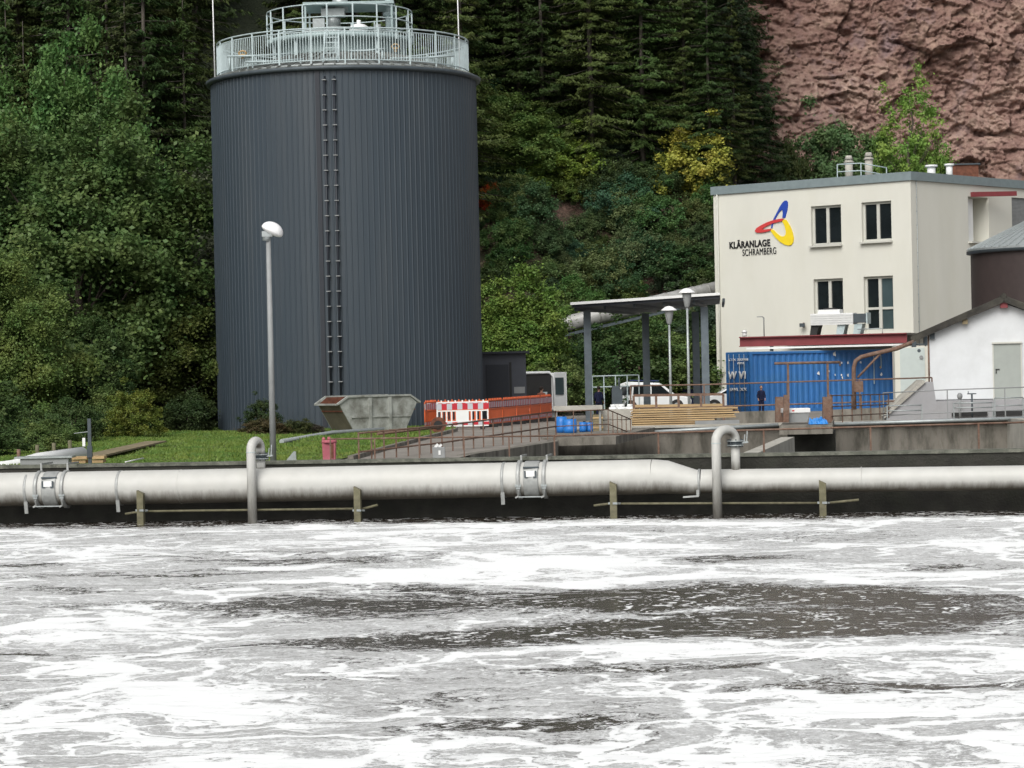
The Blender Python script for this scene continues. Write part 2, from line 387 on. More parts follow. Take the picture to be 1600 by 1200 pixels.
cov = mth('ADD', mth('MULTIPLY', mth('SUBTRACT', big, .5), 2.4), .70)
def blobn(px, py, wp_, hp, wt, soft=.55):
    """an elongated foam raft (positive) or open patch (negative) floating at its own place in the basin"""
    global cov
    h = 576 + .022 * (800 - px); Y = 14400 / (py - h); X = (px - 800) / 4000 * Y
    n = nd(t, 'ShaderNodeVectorMath', operation='SUBTRACT'); L(wpm, n.inputs[0]); n.inputs[1].default_value = (X, Y, 0)
    n2 = nd(t, 'ShaderNodeVectorMath', operation='MULTIPLY'); L(n.outputs[0], n2.inputs[0]); n2.inputs[1].default_value = (1 / (wp_ / 2 / 4000 * Y), 1 / (hp / 2 * Y * Y / 14400), 0)
    n3 = nd(t, 'ShaderNodeVectorMath', operation='LENGTH'); L(n2.outputs[0], n3.inputs[0])
    cov = mth('ADD', cov, mr(n3.outputs['Value'], soft * .6, 1.5, wt * (.62 if wt < 0 else .36), 0))
vmm = nd(t, 'ShaderNodeVectorMath', operation='MULTIPLY'); L(vs.outputs[0], vmm.inputs[0]); vmm.inputs[1].default_value = (2.5, 5.0, 0)
vmn = nd(t, 'ShaderNodeVectorMath', operation='ADD'); L(pos, vmn.inputs[0]); L(vmm.outputs[0], vmn.inputs[1])
vmn2 = nd(t, 'ShaderNodeVectorMath', operation='ADD'); L(vmn.outputs[0], vmn2.inputs[0]); L(vm2.outputs[0], vmn2.inputs[1]); wpm = vmn2.outputs[0]
for b_args in ((800, 936, 1300, 44, -.75), (1330, 955, 700, 85, -.95), (1000, 985, 640, 30, -.8), (560, 1008, 640, 26, -.6), (250, 919, 520, 14, -.5), (20, 1018, 160, 16, -.7), (900, 935, 500, 34, -.3),
               (1150, 874, 260, 12, -.7), (1500, 882, 300, 10, -.6), (1370, 1067, 460, 22, -.7), (1050, 1045, 440, 16, -.5), (560, 1095, 480, 24, -.3), (760, 1140, 520, 34, -.4), (1300, 1160, 380, 24, -.4), (440, 866, 600, 22, -.25), (60, 882, 160, 9, -.6),
               (150, 975, 420, 34, .9), (750, 893, 600, 30, .9), (1200, 900, 1000, 12, .8), (620, 850, 120, 34, .7), (1180, 952, 400, 8, .9), (200, 1100, 460, 40, .6), (900, 1180, 800, 16, .6), (1450, 1120, 440, 22, .7), (1280, 1085, 560, 14, .7), (500, 1050, 500, 14, .5), (1000, 1012, 520, 10, .7), (800, 1040, 900, 9, .5)):
    blobn(*b_args)
# calm dark water sheltered along the far wall
edge = mth('SUBTRACT', sepr.outputs[1], mth('MULTIPLY', sepr.outputs[0], WK))
cov = mth('SUBTRACT', cov, mr(edge, 58.5, 62.0, 0, .9))
vo = nd(t, 'ShaderNodeTexVoronoi', feature='DISTANCE_TO_EDGE'); vo.inputs['Scale'].default_value = 1; L(vmap(wp2, (.30, .30, 1)), vo.inputs['Vector'])
vo2 = nd(t, 'ShaderNodeTexVoronoi', feature='DISTANCE_TO_EDGE'); vo2.inputs['Scale'].default_value = 1; L(vmap(wp, (.11, .16, 1), (5, 5, 0)), vo2.inputs['Vector'])
veins = mth('MAXIMUM', mth('MULTIPLY', mr(vo.outputs['Distance'], .0, .07, 1, 0), mr(nz(pos, .3, 3, .5), .40, .55)), mr(vo2.outputs['Distance'], 0, .04, .9, 0))
vein3 = nd(t, 'ShaderNodeTexVoronoi', feature='DISTANCE_TO_EDGE'); vein3.inputs['Scale'].default_value = 1; L(vmap(wp2, (.75, .8, 1), (2, 9, 0)), vein3.inputs['Vector'])
veins = mth('MAXIMUM', veins, mth('MULTIPLY', mr(vein3.outputs['Distance'], 0, .075, .85, 0), mr(nz(vmap(pos, (1, 1, 1), (40, 3, 0)), .22, 3, .5), .44, .54)))
# froth grain at several sizes: long wind-drawn streaks, broken froth, single bubbles
s1 = nz(vmap(wp2, (.9, 2.4, 1)), 1.0, 12, .85); s2 = nz(vmap(wp2, (5, 6.5, 1)), 1.0, 8, .85); s3 = nz(vmap(pos, (16, 17, 1)), 1.0, 3, .8)
spk = mr(mth('ADD', mth('ADD', mth('MULTIPLY', s1, .36), mth('MULTIPLY', s2, .40)), mth('MULTIPLY', s3, .24)), .40, .60, 0, 1, False)
# solid white foam: rafts and the seams where foam is pushed together
wsum = mth('ADD', mth('ADD', cov, mth('MULTIPLY', veins, .55)), mth('MULTIPLY', mth('SUBTRACT', spk, .5), .55))
white = mr(wsum, .70, .90)
# thin grey film of fine bubbles, torn open where the cover is low
fgrain = mr(mth('ADD', mth('ADD', mth('MULTIPLY', s2, .40), mth('MULTIPLY', s3, .22)), mth('MULTIPLY', s1, .38)), .415, .575, .30, .92, False)
torn = mr(mth('SUBTRACT', spk, mth('SUBTRACT', 1.0, mth('ADD', mth('MULTIPLY', cov, 1.35), .06))), -.10, .16)
foamfac = mth('MAXIMUM', white, mth('MULTIPLY', fgrain, torn))
for sc_v, lo_, hi_ in ((2.6, .18, .30), (6.5, .20, .36)):
    vo3 = nd(t, 'ShaderNodeTexVoronoi', feature='F1'); vo3.inputs['Scale'].default_value = 1; L(vmap(wp2, (sc_v, sc_v * .9, 1)), vo3.inputs['Vector'])
    sp3 = nd(t, 'ShaderNodeSeparateXYZ'); L(vo3.outputs['Color'], sp3.inputs[0])
    blob = mth('MULTIPLY', mth('MULTIPLY', mr(vo3.outputs['Distance'], lo_, hi_, 1, 0), mr(sp3.outputs[0], .25, .3)), mr(nz(vmap(pos, (.5, .8, 1), (sc_v, 0, 0)), 1, 5, .7), .38, .50))
    foamfac = mth('MAXIMUM', foamfac, mth('MULTIPLY', blob, .95))
mx = nd(t, 'ShaderNodeMixRGB'); L(foamfac, mx.inputs[0]); mx.inputs[1].default_value = (.044, .035, .026, 1); mx.inputs[2].default_value = (.87, .885, .88, 1)
L(mx.outputs[0], b.inputs['Base Color'])
L(mr(foamfac, 0, .6, .12, .85), b.inputs['Roughness'])
b.inputs['Specular IOR Level'].default_value = .4
hgt = mth('ADD', mth('MULTIPLY', nz(vmap(pos, (1.2, 2.2, 1)), 1, 6, .6), .6), mth('MULTIPLY', foamfac, .16))
bp = nd(t, 'ShaderNodeBump'); bp.inputs['Strength'].default_value = .6; bp.inputs['Distance'].default_value = .2
L(hgt, bp.inputs['Height']); L(bp.outputs[0], b.inputs['Normal'])
wz = -1.2
mb = MB(); mb.quad((-60, 8, wz), (60, 8, wz), W(S1, 0, wz), W(S0, 0, wz))
tag(mb.build('water', wm), kind='structure')
# dark water in the rear basin
wm2 = mat('still_water', (.03, .032, .026), .1, vary=.3, bump=.2, bscale=3)
bl = PG(735, 711, 0)
mb = MB(); mb.prism([(p.x, p.y) for p in b2], -2.6, -2.2); tag(mb.build('rear_basin_water', wm2), kind='structure')

# --- far wall of foaming basin
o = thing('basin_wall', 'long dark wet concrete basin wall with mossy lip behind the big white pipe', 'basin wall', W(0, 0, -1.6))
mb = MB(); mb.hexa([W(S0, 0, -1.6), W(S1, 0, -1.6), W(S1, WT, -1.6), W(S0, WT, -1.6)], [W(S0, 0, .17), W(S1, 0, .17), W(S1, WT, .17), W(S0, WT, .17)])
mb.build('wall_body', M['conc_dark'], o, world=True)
mb = MB(); mb.hexa([W(S0, -.04, .17), W(S1, -.04, .17), W(S1, WT + .03, .17), W(S0, WT + .03, .17)], [W(S0, -.04, .25), W(S1, -.04, .25), W(S1, WT + .03, .25), W(S0, WT + .03, .25)])
mb.build('coping', M['conc_lip'], o, world=True)
# near and side walls so the basin closes
o = thing('near_basin_wall', 'concrete wall and walkway closing the foaming basin below the viewer', 'basin wall', (0, 7.6, -1.6))
mb = MB(); mb.box((0, 7.7, -.7), (120, .6, 1.9)); mb.build('wall_body', M['conc'], o, world=True)

# --- rear basin walls
o = thing('rear_basin_wall', 'stained concrete wall of the empty rear basin behind the white pipe', 'basin wall', (10, 98, -2.6))
def wallseg(mb, a, b_, th, z0, z1):
    a = Vector((a[0], a[1], 0)); b_ = Vector((b_[0], b_[1], 0)); d = (b_ - a).normalized(); n = Vector((-d.y, d.x, 0)) * th
    mb.hexa([a + Vector((0, 0, z0)), b_ + Vector((0, 0, z0)), b_ + n + Vector((0, 0, z0)), a + n + Vector((0, 0, z0))],
            [a + Vector((0, 0, z1)), b_ + Vector((0, 0, z1)), b_ + n + Vector((0, 0, z1)), a + n + Vector((0, 0, z1))])
mb = MB(); wallseg(mb, (b2[3].x - .4, 98), (18.9, 98), .4, -2.6, .02); mb.build('far_wall', M['conc'], o, world=True)
mb = MB(); wallseg(mb, b2[1], b2[2], .4, -2.6, .012); wallseg(mb, b2[2], b2[3], .35, -2.6, .008); mb.build('left_wall', M['conc'], o, world=True)
mb = MB(); wallseg(mb, b2[5], b2[4], -.45, -2.6, .09); mb.build('right_wall', M['conc_light'], o, world=True)
mb = MB(); mb.box((10.4, 97.85, .06), (17.3, .34, .10)); mb.build('coping', M['conc_light'], o, world=True)

# deck over the basin corner
c = PG(915, 686)
o = tag(MB().prism([(L1.x - .5, 85.5), (L1.x + 2.0, 86.0), (5.4, 97.4), (L1.x - .5, 97.4)], -.22, .05).build('corner_deck', M['conc']),
        'thick concrete deck slab over the rear basin corner carrying the blue drums', 'deck slab')
# dividing wall inside basin
a = PG(1165, 706); b_ = PG(1221, 682)
mb = MB(); wallseg(mb, (a.x - .6, a.y - 3), (b_.x, b_.y), -.42, -2.5, -.02)
tag(mb.build('dividing_wall', M['conc_light']), 'light concrete dividing wall running up to the small bridge platform', 'dividing wall')
# bridge platform
pc = P(1260, 668, 88)
o = thing('bridge_platform', 'small concrete platform box jutting over the rear basin under the white cabinet', 'platform', (pc.x, 88, 0), -R(7.5))
MB().box((0, 4, .10), (1.80, 10, .30)).build('slab', M['conc'], o)
MB().box((.1, 6, -1.3), (1.7, 4, 2.3)).build('pier', M['conc_dark'], o)
# rear kerb walls
mb = MB(); mb.beam(P(1092, 655, 103), P(1218, 651, 103), .3, .50); tag(mb.build('low_concrete_wall', M['conc']), 'low weathered concrete wall right of the timber stack', 'low wall')
mb = MB(); mb.beam(P(1298, 650, 103), P(1392, 646, 102), .3, .50); tag(mb.build('low_concrete_wall', M['conc']), 'low brown concrete wall behind the blue tarpaulin', 'low wall')

# ------------------------------------------------------------ lawn
lawn_poly = [W(S0 + 20, WT + .03, 0), W((PG(548, 719) - W(0, 0, 0)).dot(WD), WT + .03, 0), PG(600, 704), PG(712, 674), Vector((-2.4, 106, 0)), Vector((-5, 112, 0)), Vector((-12, 120, 0)), Vector((-50, 120, 0))]
lm = mat('lawn_soil', (.085, .115, .03), .95, vary=.35, scale=1.2, bump=.5, bscale=14, dirt=(.10, .10, .035), dirt_amt=.6, dirt_scale=.5)
lo = cdt_sheet('lawn_ground', [(p.x, p.y) for p in lawn_poly], [], [lm], lambda x, y: gz(x, y) + .03, None)
tag(lo, kind='structure')
kb = MB()
kp = [PG(548, 719), PG(600, 704), PG(655, 689), PG(712, 674)]
for a, b_ in zip(kp, kp[1:]): kb.beam(a + Vector((0, 0, .04)), b_ + Vector((0, 0, .04)), .16, .16)
tag(kb.build('kerb', M['conc']), kind='structure')
def pin(x, y, poly):
    c = False; n = len(poly); j = n - 1
    for i in range(n):
        xi, yi = poly[i][:2]; xj, yj = poly[j][:2]
        if (yi > y) != (yj > y) and x < (xj - xi) * (y - yi) / (yj - yi) + xi: c = not c
        j = i
    return c
rng = np.random.default_rng(5)
# foliage material driven by object colour
def leaf_mat(name, trans=.30, var=.35, hue=.03):
    m = bpy.data.materials.new(name); m.use_nodes = True
    t = m.node_tree; b = t.nodes['Principled BSDF']
    b.inputs['Roughness'].default_value = .5; b.inputs['Specular IOR Level'].default_value = .22
    oi = nd(t, 'ShaderNodeObjectInfo'); ge = nd(t, 'ShaderNodeNewGeometry'); h = nd(t, 'ShaderNodeHueSaturation')
    tc = nd(t, 'ShaderNodeTexCoord'); n1 = nd(t, 'ShaderNodeTexNoise'); n1.inputs['Scale'].default_value = .7; n1.inputs['Detail'].default_value = 3
    t.links.new(tc.outputs['Object'], n1.inputs['Vector'])
    ad = nd(t, 'ShaderNodeMath', operation='ADD'); t.links.new(ge.outputs['Random Per Island'], ad.inputs[0])
    ml = nd(t, 'ShaderNodeMath', operation='MULTIPLY'); t.links.new(n1.outputs['Fac'], ml.inputs[0]); ml.inputs[1].default_value = 1.6
    t.links.new(ml.outputs[0], ad.inputs[1])
    r1 = nd(t, 'ShaderNodeMapRange'); t.links.new(ad.outputs[0], r1.inputs[0]); r1.inputs[1].default_value = .4; r1.inputs[2].default_value = 2.2
    r1.inputs[3].default_value = 1 - var; r1.inputs[4].default_value = 1 + var * 1.3
    r2 = nd(t, 'ShaderNodeMapRange'); t.links.new(n1.outputs['Fac'], r2.inputs[0]); r2.inputs[1].default_value = .3; r2.inputs[2].default_value = .7
    r2.inputs[3].default_value = .5 + hue; r2.inputs[4].default_value = .5 - hue
    t.links.new(oi.outputs['Color'], h.inputs['Color']); t.links.new(r1.outputs[0], h.inputs['Value']); t.links.new(r2.outputs[0], h.inputs['Hue'])
    t.links.new(h.outputs[0], b.inputs['Base Color'])
    tr = nd(t, 'ShaderNodeBsdfTranslucent'); t.links.new(h.outputs[0], tr.inputs['Color'])
    mx = nd(t, 'ShaderNodeMixShader'); mx.inputs[0].default_value = trans
    t.links.new(b.outputs[0], mx.inputs[1]); t.links.new(tr.outputs[0], mx.inputs[2]); t.links.new(mx.outputs[0], t.nodes['Material Output'].inputs[0])
    return m
M['leaf'] = leaf_mat('leaves'); M['needle'] = leaf_mat('needles', .08, .3, .015)
def rhombi(cen, ax, nrm, ln, wd):
    ax = ax / np.linalg.norm(ax, axis=1, keepdims=True)
    sd_ = np.cross(nrm, ax); sd_ /= np.linalg.norm(sd_, axis=1, keepdims=True) + 1e-9
    ln = ln[:, None]; wd = wd[:, None]
    V = np.stack([cen - ax * ln * .5, cen + sd_ * wd * .5, cen + ax * ln * .5, cen - sd_ * wd * .5], 1).reshape(-1, 3)
    return V, np.arange(len(V)).reshape(-1, 4)
# grass
P_ = np.column_stack([rng.uniform(-17, -1, 150000), rng.uniform(63, 112, 150000)])
lp = [(p.x, p.y) for p in lawn_poly]
keep = np.array([pin(x, y, lp) for x, y in P_]); P_ = P_[keep][:60000]
n = len(P_); hgt = rng.uniform(.04, .11, n) * (1 + .6 * np.sin(P_[:, 0] * 1.3 + np.sin(P_[:, 1] * .6) * 2))
cen = np.column_stack([P_, hgt * .5 + .03]); ax = np.column_stack([rng.normal(0, .35, n), rng.normal(0, .35, n), np.ones(n)])
nrm = np.column_stack([rng.normal(0, .6, n), -np.ones(n), rng.normal(0, .3, n)])
V, Fc = rhombi(cen, ax, nrm, hgt, np.full(n, .03) + rng.uniform(0, .03, n))
go = bpy.data.objects.new('grass', arr_mesh('grass', V, Fc, M['leaf'])); C.objects.link(go); go.color = (.13, .20, .042, 1)
tag(go, 'short bright green grass on the lawn between basin wall and dark tower', 'grass', kind='stuff')

# ------------------------------------------------------------ plants
def broad(seed, H, Rr, base, n, nclu, ls, flat=1.0, drooping=0.0):
    g = np.random.default_rng(seed)
    ch = (H - base)
    k = nclu
    d = g.normal(size=(k, 3)); d /= np.linalg.norm(d, axis=1, keepdims=True)
    rad = g.uniform(.25, 1.0, k) ** .5
    lob = 1 + .16 * np.sin(d[:, 0] * 5 + seed) + .14 * np.sin(d[:, 1] * 7 + d[:, 2] * 6 + seed * 2)
    cl = d * (rad * lob)[:, None] * np.array([Rr, Rr, ch * .48]) * (1 + .10 * g.normal(size=(k, 1)))
    zz = cl[:, 2] / (ch * .5); cl[:, :2] *= (1.08 - .26 * zz)[:, None]
    cl[:, 2] += base + ch * .48
    cr_ = g.uniform(.09, .20, k) * Rr
    wgt = cr_ ** 2; wgt /= wgt.sum()
    idx = g.choice(k, n, p=wgt)
    o = g.normal(size=(n, 3)); o /= np.linalg.norm(o, axis=1, keepdims=True); rr = g.uniform(0, 1, n) ** .5
    loose = g.uniform(size=n) < .28; rr = np.where(loose, rr * g.uniform(1.0, 2.6, n), rr)
    off = o * rr[:, None] * cr_[idx][:, None] * np.array([1.15, 1.15, .92 * flat])
    off[:, 2] -= drooping * (off[:, 0] ** 2 + off[:, 1] ** 2)
    cen = cl[idx] + off
    cen[:, 2] = np.maximum(cen[:, 2], .05 + .1 * g.uniform(size=n))
    out = (cl[idx] - np.array([0, 0, base + ch * .4])); out /= np.linalg.norm(out, axis=1, keepdims=True) + 1e-6
    nrm = out * .6 + o * .35 + np.array([0, 0, .55]) + g.normal(size=(n, 3)) * .5
    ax = g.normal(size=(n, 3)); ax[:, 2] = ax[:, 2] * .5 - .3
    s = ls * g.uniform(.6, 1.35, n)
    V, Fc = rhombi(cen, ax, nrm, s * 1.25, s * .85)
    leaves = arr_mesh('crown', V, Fc, M['leaf'])
    mb = MB(); top = base + ch * .75
    pts = [Vector((math.sin(i * 1.7 + seed) * .03 * H * i / 6, math.cos(i * 2.1 + seed) * .03 * H * i / 6, top * i / 6)) for i in range(7)]
    r = .018 * H + .03
    mb.tube(pts, [r * (1 - .8 * i / 6) for i in range(7)], 7)
    for q in g.choice(k, min(k, 18), replace=False):
        e = Vector(cl[q]); h = min(max(e.z * .55, .1 * H), top * .95); i = h / top * 6; p0 = pts[int(i)].lerp(pts[min(6, int(i) + 1)], i - int(i))
        mid = p0.lerp(e, .5) + Vector((0, 0, .03 * H)) * g.uniform(-.3, 1)
        mb.tube([p0, mid, e], [r * .26, r * .15, r * .04], 5)
    me = bpy.data.meshes.new('trunk'); mb.bm.to_mesh(me); mb.bm.free(); me.materials.append(M['bark'])
    return leaves, me
def conifer(seed, H, Rr, bare=.08, sparse=1.0):
    g = np.random.default_rng(seed); cen = []; ax = []; nr = []; ln = []; wd = []
    mb = MB(); z = H * bare
    mb.tube([(0, 0, -1), (.05, .02, H * .5), (0, 0, H)], [.0095 * H, .006 * H, .02], 7)
    while z < H * .995:
        f = (z - H * bare) / (H * (1 - bare))
        LL = Rr * ((1 - f) ** .8) * min(1, .55 + f * 3.5)
        for k in range(int(8 * sparse) if f < .9 else 5):
            a = g.uniform(0, 2 * math.pi); l = LL * g.uniform(.45, 1.22) * (1 + .18 * math.sin(a * 2 + z * .9 + seed)) + .15
            dx = np.array([math.cos(a), math.sin(a), 0]); sx = np.array([-math.sin(a), math.cos(a), 0])
            dr = g.uniform(.12, .55) * (1 - f * .9); zb_ = z + g.uniform(-.4, .4)
            m = max(6, int(l * 32)); tt = g.uniform(.08, 1, m) ** .75
            lat = g.uniform(-1, 1, m) * .36 * l * (1.05 - tt) * .8 + g.normal(size=m) * .05
            zz = zb_ - dr * l * tt + .10 * l * tt ** 3
            p = dx[None] * (tt * l)[:, None] + sx[None] * lat[:, None]; p[:, 2] += zz - g.uniform(0, .22, m)
            cen.append(p); A = dx[None] * .7 + sx[None] * np.sign(lat)[:, None] * .6 + np.array([0, 0, -.45]) + g.normal(size=(m, 3)) * .25; ax.append(A)
            N = np.array([0, 0, 1.0]) + dx[None] * .5 + g.normal(size=(m, 3)) * .4; nr.append(N)
            ln.append(g.uniform(.22, .46, m)); wd.append(g.uniform(.06, .13, m))
            if l > .8 and k < 4: mb.tube([(0, 0, z), tuple(dx * l * .5 + np.array([0, 0, z - dr * l * .5])), tuple(dx * l * .92 + np.array([0, 0, z - dr * l * .85]))], [.04, .025, .008], 3)
        z += .36 + .1 * g.uniform()
    if bare > .2:
        for k in range(14):
            a = g.uniform(0, 6.28); zb = H * bare * g.uniform(.35, 1); l = g.uniform(.5, 1.6)
            mb.tube([(0, 0, zb), (math.cos(a) * l, math.sin(a) * l, zb - .25)], [.03, .01], 3)
    V, Fc = rhombi(np.concatenate(cen), np.concatenate(ax), np.concatenate(nr), np.concatenate(ln), np.concatenate(wd))
    leaves = arr_mesh('crown', V, Fc, M['needle'])
    me = bpy.data.meshes.new('trunk'); mb.bm.to_mesh(me); mb.bm.free(); me.materials.append(M['bark_grey'])
    return leaves, me
def plant(kind, meshes, loc, col, label, cat, sc=1.0, rz=None, group=None, szz=1.0, trunk=True):
    o = thing(kind, label, cat, loc, random.uniform(0, 6.28) if rz is None else rz, group)
    o.scale = (sc, sc, sc * szz)
    c = bpy.data.objects.new('crown', meshes[0]); C.objects.link(c); c.parent = o; c.color = (*col, 1)
    if trunk:
        k = bpy.data.objects.new('trunk', meshes[1]); C.objects.link(k); k.parent = o
    return o

# ------------------------------------------------------------ digester tower
TC = P(543, 400, 111); TX = TC.x; TR = 5.72; TZ = P(540, 104, 105.3).z
tw = thing('digester_tower', 'tall round dark slate clad tower with pale railings around its top', 'tower', (TX, 111, 0))
prof = []
nseg = 150
bm = bmesh.new()
ring = []
for i in range(nseg):
    a = 2 * math.pi * i / nseg
    for da, dr in ((0, 0), (.30, 0), (.36, .019), (.42, .019), (.48, 0)):
        aa = a + da / .5 * (2 * math.pi / nseg) * .5 * 2 * .5 * 1.9
        ring.append((math.cos(aa) * (TR + dr), math.sin(aa) * (TR + dr)))
zs = [-.2, TZ * .33, TZ * .66, TZ - .05]
vv = [[bm.verts.new((x, y, z)) for x, y in ring] for z in zs]
for A, B in zip(vv, vv[1:]):
    for j in range(len(ring)): bm.faces.new([A[j], A[(j + 1) % len(ring)], B[(j + 1) % len(ring)], B[j]])
mb = MB(); mb.bm.free(); mb.bm = bm; mb.build('cladding', M['slate'], tw)
mb = MB(); mb.lathe([(TR - .1, -.3), (TR - .1, TZ - .02)], n=64); mb.build('shell', M['slate_dark'], tw)
mb = MB(); mb.lathe([(TR + .02, -.14), (TR + .20, -.12), (TR + .22, .02), (TR + .12, .05), (TR - .2, .06)], (0, 0, TZ), 96); mb.build('eaves_gutter', M['steel_dark'], tw)
mb = MB(); mb.lathe([(TR + .1, .055), (TR - .8, .24), (2.6, 1.02), (0, 1.35)], (0, 0, TZ), 72, smooth=False)
for i in range(72):
    a = 2 * math.pi * i / 72; c, s = math.cos(a), math.sin(a)
    mb.beam((c * TR, s * TR, TZ + .10), (c * 2.6, s * 2.6, TZ + 1.05), .05, .05)
mb.build('roof', M['roofsheet'], tw)
# recessed joint and riser pipes on the face
def tface(px, py): # angle on the cylinder under a pixel (front)
    o = Vector((0, 0, CZ)); d = f_ + r_ * ((px - 800) / F) + u_ * ((600 - py) / F)
    a = d.x ** 2 + d.y ** 2; b = 2 * ((o.x - TX) * d.x + (o.y - 111) * d.y); c = (o.x - TX) ** 2 + (o.y - 111) ** 2 - TR ** 2
    k = (-b - math.sqrt(b * b - 4 * a * c)) / (2 * a); p = o + d * k
    return math.atan2(p.y - 111, p.x - TX)
aj = tface(500, 300)
mb = MB(); a1 = aj + .015
mb.lathe([(TR + .06, 0), (TR + .06, TZ - .08)], n=3, a0=aj - .016, a1=aj + .016); mb.build('joint_strip', M['slate_dark'], tw)
for px in (511, 526):
    a = tface(px, 300); c, s = math.cos(a), math.sin(a)
    mb = MB(); mb.tube([(c * (TR + .16), s * (TR + .16), .9), (c * (TR + .16), s * (TR + .16), TZ - .55)], .045, 8)
    mb.tube([(c * (TR + .16), s * (TR + .16), TZ - .55), (c * TR, s * TR, TZ - .4)], .045, 8)
    rp = mb.build('riser_pipe', M['slate_dark'], tw)
    z = 1.4
    while z < TZ - .4:
        MB().box((c * (TR + .12), s * (TR + .12), z), (.17, .22, .035), rz=a + math.pi / 2).build('bracket', M['grey_paint'], rp); z += .62
# lower railing
ZL = TZ + .16
zt = P(537, 43, 105.6).z; RL = 5.42
def ringpts(r, z, n=96): return [(r * math.cos(2 * math.pi * i / n), r * math.sin(2 * math.pi * i / n), z) for i in range(n)]
mb = MB(); mb.tube(ringpts(RL, zt), .032, 6, closed=True); mb.tube(ringpts(RL, zt - .14), .022, 6, closed=True); mb.tube(ringpts(RL, ZL + .16), .026, 6, closed=True)
rl = mb.build('railing', M['galv_light'], tw)
mb = MB()
for i in range(270):
    a = 2 * math.pi * i / 270; c, s = math.cos(a), math.sin(a)
    mb.beam((c * RL, s * RL, ZL + .16), (c * RL, s * RL, zt - .14), .028, .028)
tag(mb.build('balusters', M['galv_light'], rl), kind='stuff')
for i in range(24):
    a = 2 * math.pi * (i + .3) / 24; c, s = math.cos(a), math.sin(a)
    MB().beam((c * RL, s * RL, TZ + .05), (c * RL, s * RL, zt), .06, .06).build('railing_post', M['galv_light'], tw)
mb = MB(); mb.lathe([(RL - .9, .12), (RL + .04, .12), (RL + .04, .18), (RL - .9, .18)], (0, 0, TZ), 96); mb.build('walkway', M['galv'], tw)
# upper platform
UX, UR = -.12, 3.13
z2t = P(535, 5, 107.9).z; z2 = P(535, 49, 107.9).z
mb = MB(); mb.lathe([(0, -.2), (UR, -.2), (UR, 0), (0, 0)], (UX, 0, z2), 64); mb.build('upper_platform', M['galv_green'], tw)
mb = MB(); mb.lathe([(2.6, .6), (2.6, z2 - TZ - .2)], (UX, 0, TZ), 48, smooth=True); mb.build('dome_drum', M['galv_green'], tw)
def ringu(r, z): return [(UX + x, y, zz) for x, y, zz in ringpts(r, z, 64)]
mb = MB()
for z in (z2t, (z2t + z2) / 2 + .05, z2 + .12): mb.tube(ringu(UR, z), .028, 6, closed=True)
mb.build('upper_railing', M['galv_light'], tw)
for i in range(18):
    a = 2 * math.pi * (i + .2) / 18; c, s = math.cos(a) * UR, math.sin(a) * UR
    MB().beam((UX + c, s, z2 - .2), (UX + c, s, z2t), .06, .06).build('railing_post', M['galv_light'], tw)
for i in range(10):
    a = 2 * math.pi * (i + .5) / 10; c, s = math.cos(a) * (UR - .2), math.sin(a) * (UR - .2)
    MB().beam((UX + c, s, TZ + .5), (UX + c, s, z2 - .2), .10, .10).build('platform_leg', M['galv_light'], tw)
# ladder from the walkway
mb = MB(); xl = -.55
for dx in (0, .62): mb.beam((xl + dx, -4.6, TZ + .3), (xl + .04 + dx * .9, -3.4, z2), .06, .06)
for k in range(5): mb.beam((xl, -4.5 + k * .24, TZ + .5 + k * .25), (xl + .6, -4.5 + k * .24, TZ + .5 + k * .25), .05, .04)
mb.build('ladder', M['galv_light'], tw)
# pipework on the roof
for k, (x0, x1, zz, y) in enumerate(((-4.6, -1.9, .75, -3.9), (.5, 2.0, .85, -4.0), (2.2, 4.9, .55, -3.6), (-3.8, -1.4, .45, -4.3))):
    mb = MB(); mb.tube([(x0, y, TZ + zz), ((x0 + x1) / 2, y - .25, TZ + zz - .03), (x1, y, TZ + zz + .06)], .045, 8)
    mb.cyl((x0 + .1, y, TZ + .15), (x0 + .1, y, TZ + zz), .04, 6); mb.cyl((x1 - .1, y, TZ + .15), (x1 - .1, y, TZ + zz), .04, 6)
    mb.build('roof_pipe', M['galv_light'], tw)
for x, zz in ((-3.95, .86), (2.45, 1.0)):
    mb = MB(); mb.tube([(x + .16 * math.cos(q * .785), -3.95, TZ + zz + .10 * math.sin(q * .785)) for q in range(8)], .035, 6, closed=True)
    mb.box((x, -3.9, TZ + zz - .12), (.1, .1, .2)); mb.build('valve_wheel', M['timber'], tw)
# machinery on the platform
mb = MB(); mb.cyl((-.35, -.4, z2), (-.35, -.4, z2 + .55), .42, 20); mb.cyl((-.35, -.4, z2 + .55), (-.35, -.4, z2 + 1.05), .30, 20); mb.box((-.35, -.4, z2 + 1.15), (1.0, .8, .3)); mb.cyl((-.05, -.4, z2 + 1.2), (-.05, -.4, z2 + 1.9), .33, 20)
mb.build('agitator_drive', M['galv'], tw)
mb = MB(); mb.ball((.78, -1.2, z2 + .34), .42, 20, (1, 1, .55)); mb.cyl((.78, -1.2, z2 + .5), (.78, -1.2, z2 + .72), .09, 10); mb.build('dome_hatch', M['lampwhite'], tw)
mb = MB(); mb.box((-.9, -1.6, z2 + .22), (1.2, .4, .12)); mb.box((-.9, -1.6, z2 + .5), (.5, .3, .5)); mb.cyl((1.6, -1.3, z2), (1.6, -1.3, z2 + .5), .14, 10); mb.build('valve_unit', M['galv'], tw)
mb = MB(); mb.cyl((2.05, -.3, z2), (2.05, -.3, z2 + 2.6), .17, 14); mb.cyl((2.05, -.3, z2 + 1.0), (2.05, -.3, z2 + 1.15), .28, 14); mb.build('vent_stack', M['galv_light'], tw)
mb = MB()
for x in (-1.5, 2.2):
    for y in (-1.2, 1.2): mb.beam((x, y, z2), (x, y, z2 + 1.4), .08, .08)
